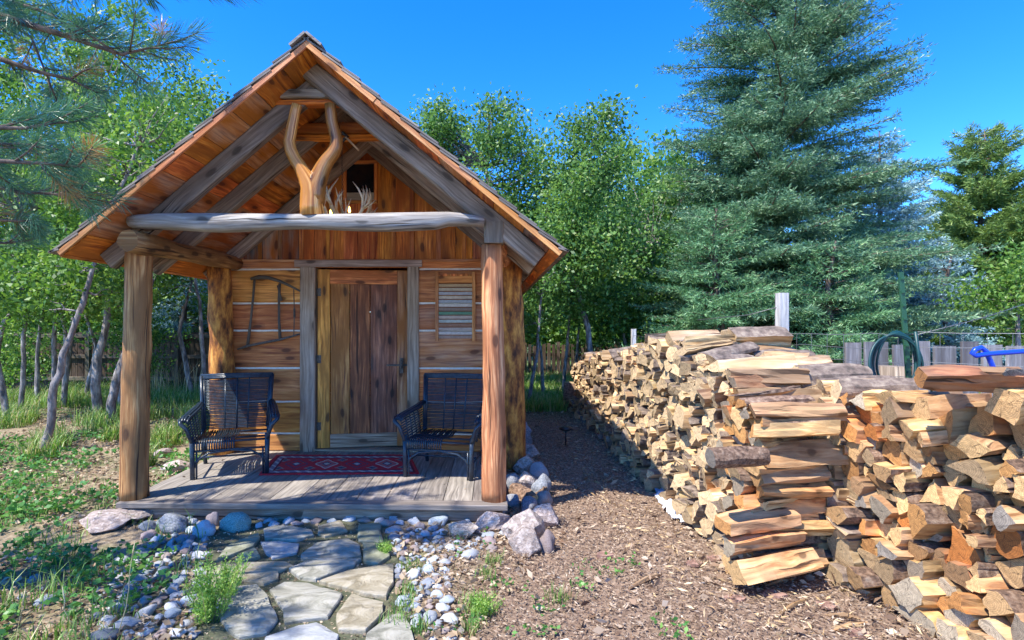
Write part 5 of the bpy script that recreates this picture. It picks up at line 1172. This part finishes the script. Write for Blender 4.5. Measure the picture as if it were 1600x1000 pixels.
for px, Y, H, R_, lab in ((1600, 26, 7.0, 2.4, 'pine at the far right edge behind the lone pine'), (1003, 26, 9.6, 1.8, 'distant pine tip between the oaks and the fir'), (955, 30, 11.2, 1.9, 'distant pine tip above the leaning oak'), (1460, 24, 6.6, 2.6, 'distant pine between the fir and the lone pine'), (870, 24, 6.3, 2.2, 'distant pine hidden low among the oaks')):
    v = AT(px, 506, Y); conifer('distant_pine', lab, (v.x, Y, 0), H, R_, M['pine'], int(px), lev=.55, nb=5, ndl=.24, nw=.05, dens=9, droop=.05, up=.2, prof=.6, twl=.3, sec=False)
v = AT(290, 506, 14.8); conifer('blue_spruce', 'blue-green spruce beyond the board fence behind the left chair', (v.x, 14.8, 0), 5.0, 2.2, M['spruce'], 28, lev=.3, nb=6, ndl=.11, nw=.03, dens=12, prof=.7)

# near ponderosa pine: trunk outside the frame at the left, boughs hanging into the upper left corner
pt_ = Vector((-4.5, 2.1, 0)); root = empty('near_pine', pt_, 'long-needled pine whose near boughs hang into the upper left corner', 'tree')
tb = MB(); limb_tube(tb, [pt_ + Vector((.05 * math.sin(i), .05 * math.cos(i), i * .8)) for i in range(12)], .19, .05, n=14, jit=.08)
S, Dd, Ln = [], [], []
def bough(pts, r0, ntw, tl, seed, hang=0):
    rr = random.Random(seed); pts = [Vector(p) for p in pts]; limb_tube(tb, pts, r0, .004, n=7, jit=.15); L_ = len(pts) - 1
    for k in range(ntw):
        t = (.25 + .75 * (k + rr.random()) / ntw) * L_; i = min(int(t), L_ - 1); p = pts[i].lerp(pts[i + 1], t - i); d = (pts[i + 1] - pts[i]).normalized()
        dd = (d * .7 + Vector((rr.uniform(-1, 1), rr.uniform(-1, 1), rr.uniform(-.7, .6) - hang))).normalized(); l = tl * rr.uniform(.5, 1.2); e = p + dd * l + Vector((0, 0, .04))
        limb_tube(tb, [p, p.lerp(e, .5) + Vector((0, 0, -.01)), e], .006, .003, n=4); S.append(e - dd * min(l, .17)); Dd.append(dd); Ln.append(min(l, .17))
    e = pts[-1]; d = (pts[-1] - pts[-2]).normalized(); S.append(e - d * .15); Dd.append(d); Ln.append(.17)
def T(h): return pt_ + Vector((0, 0, h))
bough([T(3.9), AT(-150, -20, 2.7), AT(0, 25, 2.8), AT(100, 55, 2.85), AT(190, 85, 2.9), AT(262, 68, 2.95)], .03, 20, .22, 1)
bough([T(4.2), AT(-60, -90, 2.6), AT(120, -40, 2.7), AT(230, -5, 2.8), AT(330, -8, 2.9), AT(392, -14, 3.0)], .025, 14, .16, 2, hang=-.1)
bough([T(3.2), AT(-160, 30, 3.0), AT(0, 92, 3.1), AT(60, 112, 3.15), AT(110, 124, 3.2), AT(152, 145, 3.2)], .026, 4, .18, 3)
bough([AT(110, 124, 3.2), AT(128, 112, 3.2), AT(143, 106, 3.2)], .008, 0, .1, 31)
bough([T(2.9), AT(-200, 160, 2.5), AT(-40, 200, 2.6), AT(40, 200, 2.65), AT(100, 190, 2.7)], .02, 9, .2, 4)
bough([T(2.6), AT(-200, 230, 2.4), AT(-40, 250, 2.5), AT(60, 255, 2.55), AT(125, 260, 2.6)], .02, 13, .2, 5)
bough([T(2.4), AT(-220, 260, 2.6), AT(-60, 280, 2.7), AT(30, 300, 2.75), AT(110, 305, 2.8), AT(150, 312, 2.85)], .02, 14, .2, 6)
bough([T(2.5), AT(-220, 215, 2.9), AT(-60, 225, 3.0), AT(30, 225, 3.05), AT(135, 240, 3.1)], .018, 16, .2, 8)
bough([T(2.3), AT(-220, 340, 3.0), AT(-60, 375, 3.1), AT(10, 380, 3.1), AT(50, 375, 3.15)], .018, 7, .2, 9)
bough([T(3.6), AT(-150, 0, 3.1), AT(0, 20, 3.2), AT(50, 60, 3.2), AT(90, 160, 3.2)], .016, 12, .22, 10)
bough([T(3.9), AT(-100, -30, 3.2), AT(60, 15, 3.2), AT(150, 60, 3.3), AT(230, 130, 3.3)], .016, 12, .2, 11)
bough([T(2.2), AT(-220, 300, 2.8), AT(-60, 340, 2.9), AT(20, 345, 3.0), AT(50, 345, 3.0)], .02, 7, .16, 7)
rr = random.Random(5)
for k in range(17):                                   # the rest of its crown, outside the frame, shades the left foreground
    h = rr.uniform(2.4, 6.2); az = rr.uniform(0, 6.283)
    l = rr.uniform(1.3, 2.4) * (1.05 - h / 13); e = T(h) + Vector((math.cos(az) * l, math.sin(az) * l, .3))
    if e.y > 2.45 + .0 and e.x > -4.2 and h < 5.5: continue
    m_ = T(h).lerp(e, .5) + Vector((0, 0, -.1)); bough([T(h), m_, e], .022, 13, .3, 100 + k)
tb.build('trunk', M['ctrunk'], root, origin=pt_)
S = np.array([tuple(a) for a in S]); Dd = np.array([tuple(a) for a in Dd]); Ln = np.array(Ln); per = 100; idx = np.repeat(np.arange(len(S)), per); n = len(idx); t = NR.random(n)
P = S[idx] + Dd[idx] * (Ln[idx] * (t * 1.0))[:, None]; side = unit(np.cross(Dd[idx], NR.normal(size=(n, 3)))); D = unit(Dd[idx] * (.55 + .7 * t[:, None]) + side * .8)
V_, F_ = leaves(P, D, .11 * NR.uniform(.8, 1.2, n), .0034, .06); tw = NR.random(len(S)); np_mesh('crown', V_ - np.array(pt_), F_, M['pinenear'], np.clip(tw[idx] * .4 + NR.random(n) * .5 + (tw[idx] > .93) * .5, 0, 1), parent=root)
# scrub oak outside the frame behind the camera's left, dappling deck and path
oak('scrub_oak', 'scrub oak outside the view at the left, dappling the deck', [[(-6.4, .4, -.05), (-6.2, .5, 2), (-6.0, .6, 4)]], [((-6.0, .8, 4.6), (1.3, 1.3, 1.2)), ((-5.4, 1.6, 5.0), (.9, .9, .8))], 22, 60, .09, M['oak'], 41, group='oaks on the left', trunk_r=.09)

# ------------------------------------------------------------------ ground clutter
def in_path(x, y):
    d = (y, x); t = (y * 1.0); px = 753 + FPX * (x + YAW * y) / (y - YAW * x); py = 506 + FPX * CAM_Z / (y - YAW * x); return inside(px, py, path_poly)
def area(n, x0, x1, y0, y1, f, rng=NR):
    out = []
    while len(out) < n:
        x, y = rng.uniform(x0, x1), y0 + (y1 - y0) * rng.random() ** 1.6
        if f(x, y): out.append((x, y))
    return np.array(out)
def free(x, y): return not (-3.0 < x < .13 and 4.2 < y < 10.6) and not in_path(x, y)
def mulch_ok(x, y): return free(x, y) and x > -.15 + .25 * math.sin(y * 3) - (.2 if y < 3.4 else 0) and not (x > .4 and y > 9.8)
def chips(name, A, mat, lmin, lmax, asp, label, zmax=.02):
    n = len(A); P = np.column_stack([A, NR.uniform(.0, zmax, n) + .004]); D = NR.normal(size=(n, 3)) * np.array([1, 1, .22]); l = NR.uniform(lmin, lmax, n); V, F = leaves(P, D, l, l * NR.uniform(asp * .6, asp * 1.5, n), .15)
    D = unit(D); return tag(np_mesh(name, V, F, mat, NR.random(n) ** 1.2), label, None, kind='stuff')
chips('wood_mulch', area(95000, -.5, 2.9, 2.0, 10, mulch_ok), M['mulch'], .008, .034, .26, 'shredded brown bark mulch covering the ground right of the cabin')
chips('bark_scraps', area(900, .2, 2.6, 2.2, 9.5, mulch_ok), M['mulch'], .04, .085, .4, 'larger bark and wood scraps lying on the mulch', .03)
def near_pile(x, y): return free(x, y) and ((y > 3.1 and .9 < x < 1.65) or (y <= 3.2 and 1.0 < x < 2.6 - .1 * y))
chips('wood_debris', area(1500, .9, 2.4, 2.2, 9.0, near_pile), M['debris'], .02, .075, .18, 'pale splinters and chips littering the foot of the piles', .03)
A = area(4000, -2.9, .2, 2.2, 4.3, lambda x, y: in_path(x, y)); chips('path_grit', A, M['litter'], .008, .024, .5, 'grit and dry needles in the joints of the flagstone path', .004)
A = NR.uniform([-2.9, 4.35], [.05, 5.9], (70, 2)); n_ = len(A); P_ = np.column_stack([A, np.full(n_, DZ + .004)]); D_ = NR.normal(size=(n_, 3)) * np.array([1, 1, .1]); l_ = NR.uniform(.015, .04, n_); V_, F_ = leaves(P_, D_, l_, l_ * .5, .2)
tag(np_mesh('dry_leaves', V_, F_, M['litter'], NR.random(n_)), 'few dry leaves scattered on the deck boards', None, kind='stuff')
def litter_ok(x, y): return free(x, y) and x < .1 + .2 * math.sin(y * 2) and not (y > 11)
chips('leaf_litter', area(36000, -9, .3, 2.2, 11, lambda x, y: litter_ok(x, y) and noise.noise(Vector((x * .9, y * .9, 4))) > -.25), M['litter'], .02, .06, .5, 'dry leaf litter and twigs on the ground left of the path', .02)
def grass(name, A, h0, h1, w_, mat, label, lean=.5, rb=0, kind='stuff'):
    n = len(A); az = NR.uniform(0, 6.283, n); h = NR.uniform(h0, h1, n); d = np.column_stack([np.cos(az), np.sin(az), np.zeros(n)]); s_ = np.column_stack([-np.sin(az), np.cos(az), np.zeros(n)]); b0 = np.column_stack([A, np.zeros(n)]); ln = NR.uniform(.1, lean, n)[:, None]; z = np.array([[0, 0, 1.0]]); H = h[:, None]
    m1 = b0 + z * H * .55 + d * H * ln * .35; tp = b0 + z * H * (1 - .3 * ln) + d * H * ln
    V = np.stack([b0 - s_ * w_ / 2, b0 + s_ * w_ / 2, m1 + s_ * w_ * .42, m1 - s_ * w_ * .42, tp + s_ * w_ * .06, tp - s_ * w_ * .06], 1).reshape(-1, 3); k = np.arange(n)[:, None] * 6
    F = np.stack([k + [0, 1, 2, 3], k + [3, 2, 4, 5]], 1).reshape(-1, 4); r = np.clip(NR.random(n) + rb, 0, 1); o = np_mesh(name, V, F, mat, np.repeat(r, 2)); return tag(o, label, None, kind=kind)
gpat = lambda s_, th: (lambda x, y: noise.noise(Vector((x * s_, y * s_, 9))) > th)
g1 = gpat(.8, -.1)
grass('grass', area(26000, -10, -2.9, 5.8, 12.6, lambda x, y: free(x, y) and g1(x, y) and (y > 8.2 or noise.noise(Vector((x * 2, y * 2, 1))) > (8.2 - y) * .16 - .05)), .10, .36, .010, M['grass'], 'tall green grass under the oaks on the left', .9, .1)
grass('grass', area(12000, .1, 3.2, 9.6, 16, lambda x, y: free(x, y) and not (x > 1.3 and y < 9.9)), .08, .28, .014, M['grass'], 'sunlit grass patch at the far end between cabin and pile', .8, .1)
grass('grass', area(2200, -4.5, -1.5, 2.4, 5.4, lambda x, y: free(x, y) and x / y < -.52 and noise.noise(Vector((x * 2.2, y * 2.2, 4))) > .05), .05, .16, .006, M['grass'], 'short grass among the cobbles in the left foreground', 1.0)
def tufts(centers, n, r, h0, h1, w_, mat, name, label, lean=.7):
    A = np.concatenate([np.array(c_)[None] + NR.normal(size=(n, 2)) * r for c_ in centers]); return grass(name, A, h0, h1, w_, mat, label, lean)
cs = [G(px, py).xy[:] for px, py in ((745, 955), (752, 960), (738, 948), (636, 930), (630, 950), (760, 905), (870, 940), (600, 860), (640, 890), (620, 975), (735, 985), (560, 770), (655, 985), (770, 880))]
tufts(cs, 60, .035, .03, .10, .005, M['grass'], 'grass', 'small grass tufts among cobbles right of the path')
def ground_plants(A, label, ls=.045, zt=.1):
    n = len(A); k = 5; P = np.repeat(np.column_stack([A, NR.uniform(.015, zt, n)]), k, 0) + NR.normal(size=(n * k, 3)) * np.array([.02, .02, .008]); D = NR.normal(size=(n * k, 3)) * np.array([1, 1, .35]) + np.array([0, 0, .2]); l = ls * NR.uniform(.5, 1.2, n * k); V, F = leaves(P, D, l, l * .7, .2); return tag(np_mesh('ground_cover', V, F, M['herb'], np.repeat(NR.random(n), k) * .6 + NR.random(n * k) * .4), label, None, kind='stuff')
ground_plants(area(950, -4.6, -1.5, 2.3, 4.1, lambda x, y: free(x, y) and noise.noise(Vector((x * 1.4, y * 1.4, 14))) > -.12 and x / y < -.60), 'low dark green leafy ground cover in the left foreground')
ground_plants(area(1100, -7.5, -3.1, 4.2, 7.5, lambda x, y: free(x, y) and noise.noise(Vector((x * 1.4, y * 1.4, 2))) > 0), 'low leafy weeds on the litter left of the deck', .05)
ground_plants(area(60, -.3, 1.0, 2.7, 4.2, lambda x, y: free(x, y) and noise.noise(Vector((x * 2.4, y * 2.4, 2))) > .15), 'sparse small weeds in the mulch', .03, .04)
# yellow-green bushy weed beside the path
def weed(px, py, h, n, label, spread=.12, lsz=.02, seed=1, mat=None):
    rr = random.Random(seed); c0 = G(px, py); root = empty('bushy_weed', c0, label, 'plant'); b = MB(); P, D = [], []
    for k in range(n):
        a = rr.uniform(0, 6.283); sp = rr.uniform(0, spread); hh = h * rr.uniform(.55, 1.05); top = c0 + Vector((math.cos(a) * sp * 1.6, math.sin(a) * sp * 1.6, hh)); st = c0 + Vector((math.cos(a) * sp * .4, math.sin(a) * sp * .4, 0)); pts = wob(st, top, 5, .015, k); b.tube(pts, [.0025] * 5 + [.001], n=4)
        for j in range(130):
            t = .15 + .85 * rr.random(); i = min(int(t * 5), 4); p = pts[i].lerp(pts[i + 1], t * 5 - i); P.append(tuple(p + Vector((rr.gauss(0, .012), rr.gauss(0, .012), rr.gauss(0, .006))))); D.append((rr.gauss(0, 1), rr.gauss(0, 1), rr.uniform(.2, 1.4)))
    b.build('stem', M['grass'], root, origin=c0); l = lsz * .62 * NR.uniform(.6, 1.3, len(P)); V, F = leaves(np.array(P), np.array(D), l, l * .38, .1); np_mesh('leaves', V - np.array(c0), F, mat or M['weed'], NR.random(len(P)), parent=root); return root
M['weed'] = foliage('bright_weed_leaf', [(0, (.12, .26, .04)), (.5, (.24, .42, .07)), (1, (.45, .60, .16))])
weed(325, 975, .33, 24, 'bushy yellow-green weed beside the left edge of the path', .13, .028, 1)
weed(352, 935, .24, 14, 'smaller yellow-green weed just behind the bushy one', .07, .024, 2)
weed(600, 868, .10, 10, 'tiny green sprig growing between path stones near the cobbles', .04, .018, 3)
weed(752, 962, .10, 16, 'low green weed clump right of the cobble strip', .08, .02, 4)
def stalk(px, py, px2, py2, label, seed):
    a = G(px, py); t = a + Vector((0, 0, 0)); top = AT(px2, py2, a.y + .02); b = MB(); b.tube(wob(a, top, 6, .02, seed), [.0025] * 6 + [.0015], n=4); d = (top - a).normalized(); b.tube([top - d * .09, top - d * .05, top], [.002, .005, .001], n=5); return tag(b.build('grass_stalk', M['straw'], origin=tuple(a)), label, 'grass stem')
stalk(183, 1000, 211, 845, 'tall dry seed stalk leaning right in the left foreground', 1); stalk(110, 985, 97, 915, 'short dry stalk at the left, near the pale stones', 2); stalk(30, 975, 40, 918, 'dry stalk at the far left of the foreground', 3)
# dry grass heads by the fence and mid-left
A = np.concatenate([np.array(G(px, py).xy[:])[None] + NR.normal(size=(26, 2)) * .25 for px, py in ((262, 612), (300, 606), (285, 625), (240, 620))]); grass('dry_grass', A, .6, .95, .012, M['straw'], 'tall dry grass heads in front of the board fence', .45)
A = area(420, -4.6, -2.0, 2.35, 3.4, lambda x, y: free(x, y) and noise.noise(Vector((x * 3, y * 3, 7))) > .12); grass('long_grass', A, .12, .30, .006, M['grass'], 'long arching grass blades at the bottom left', 1.0, .05)
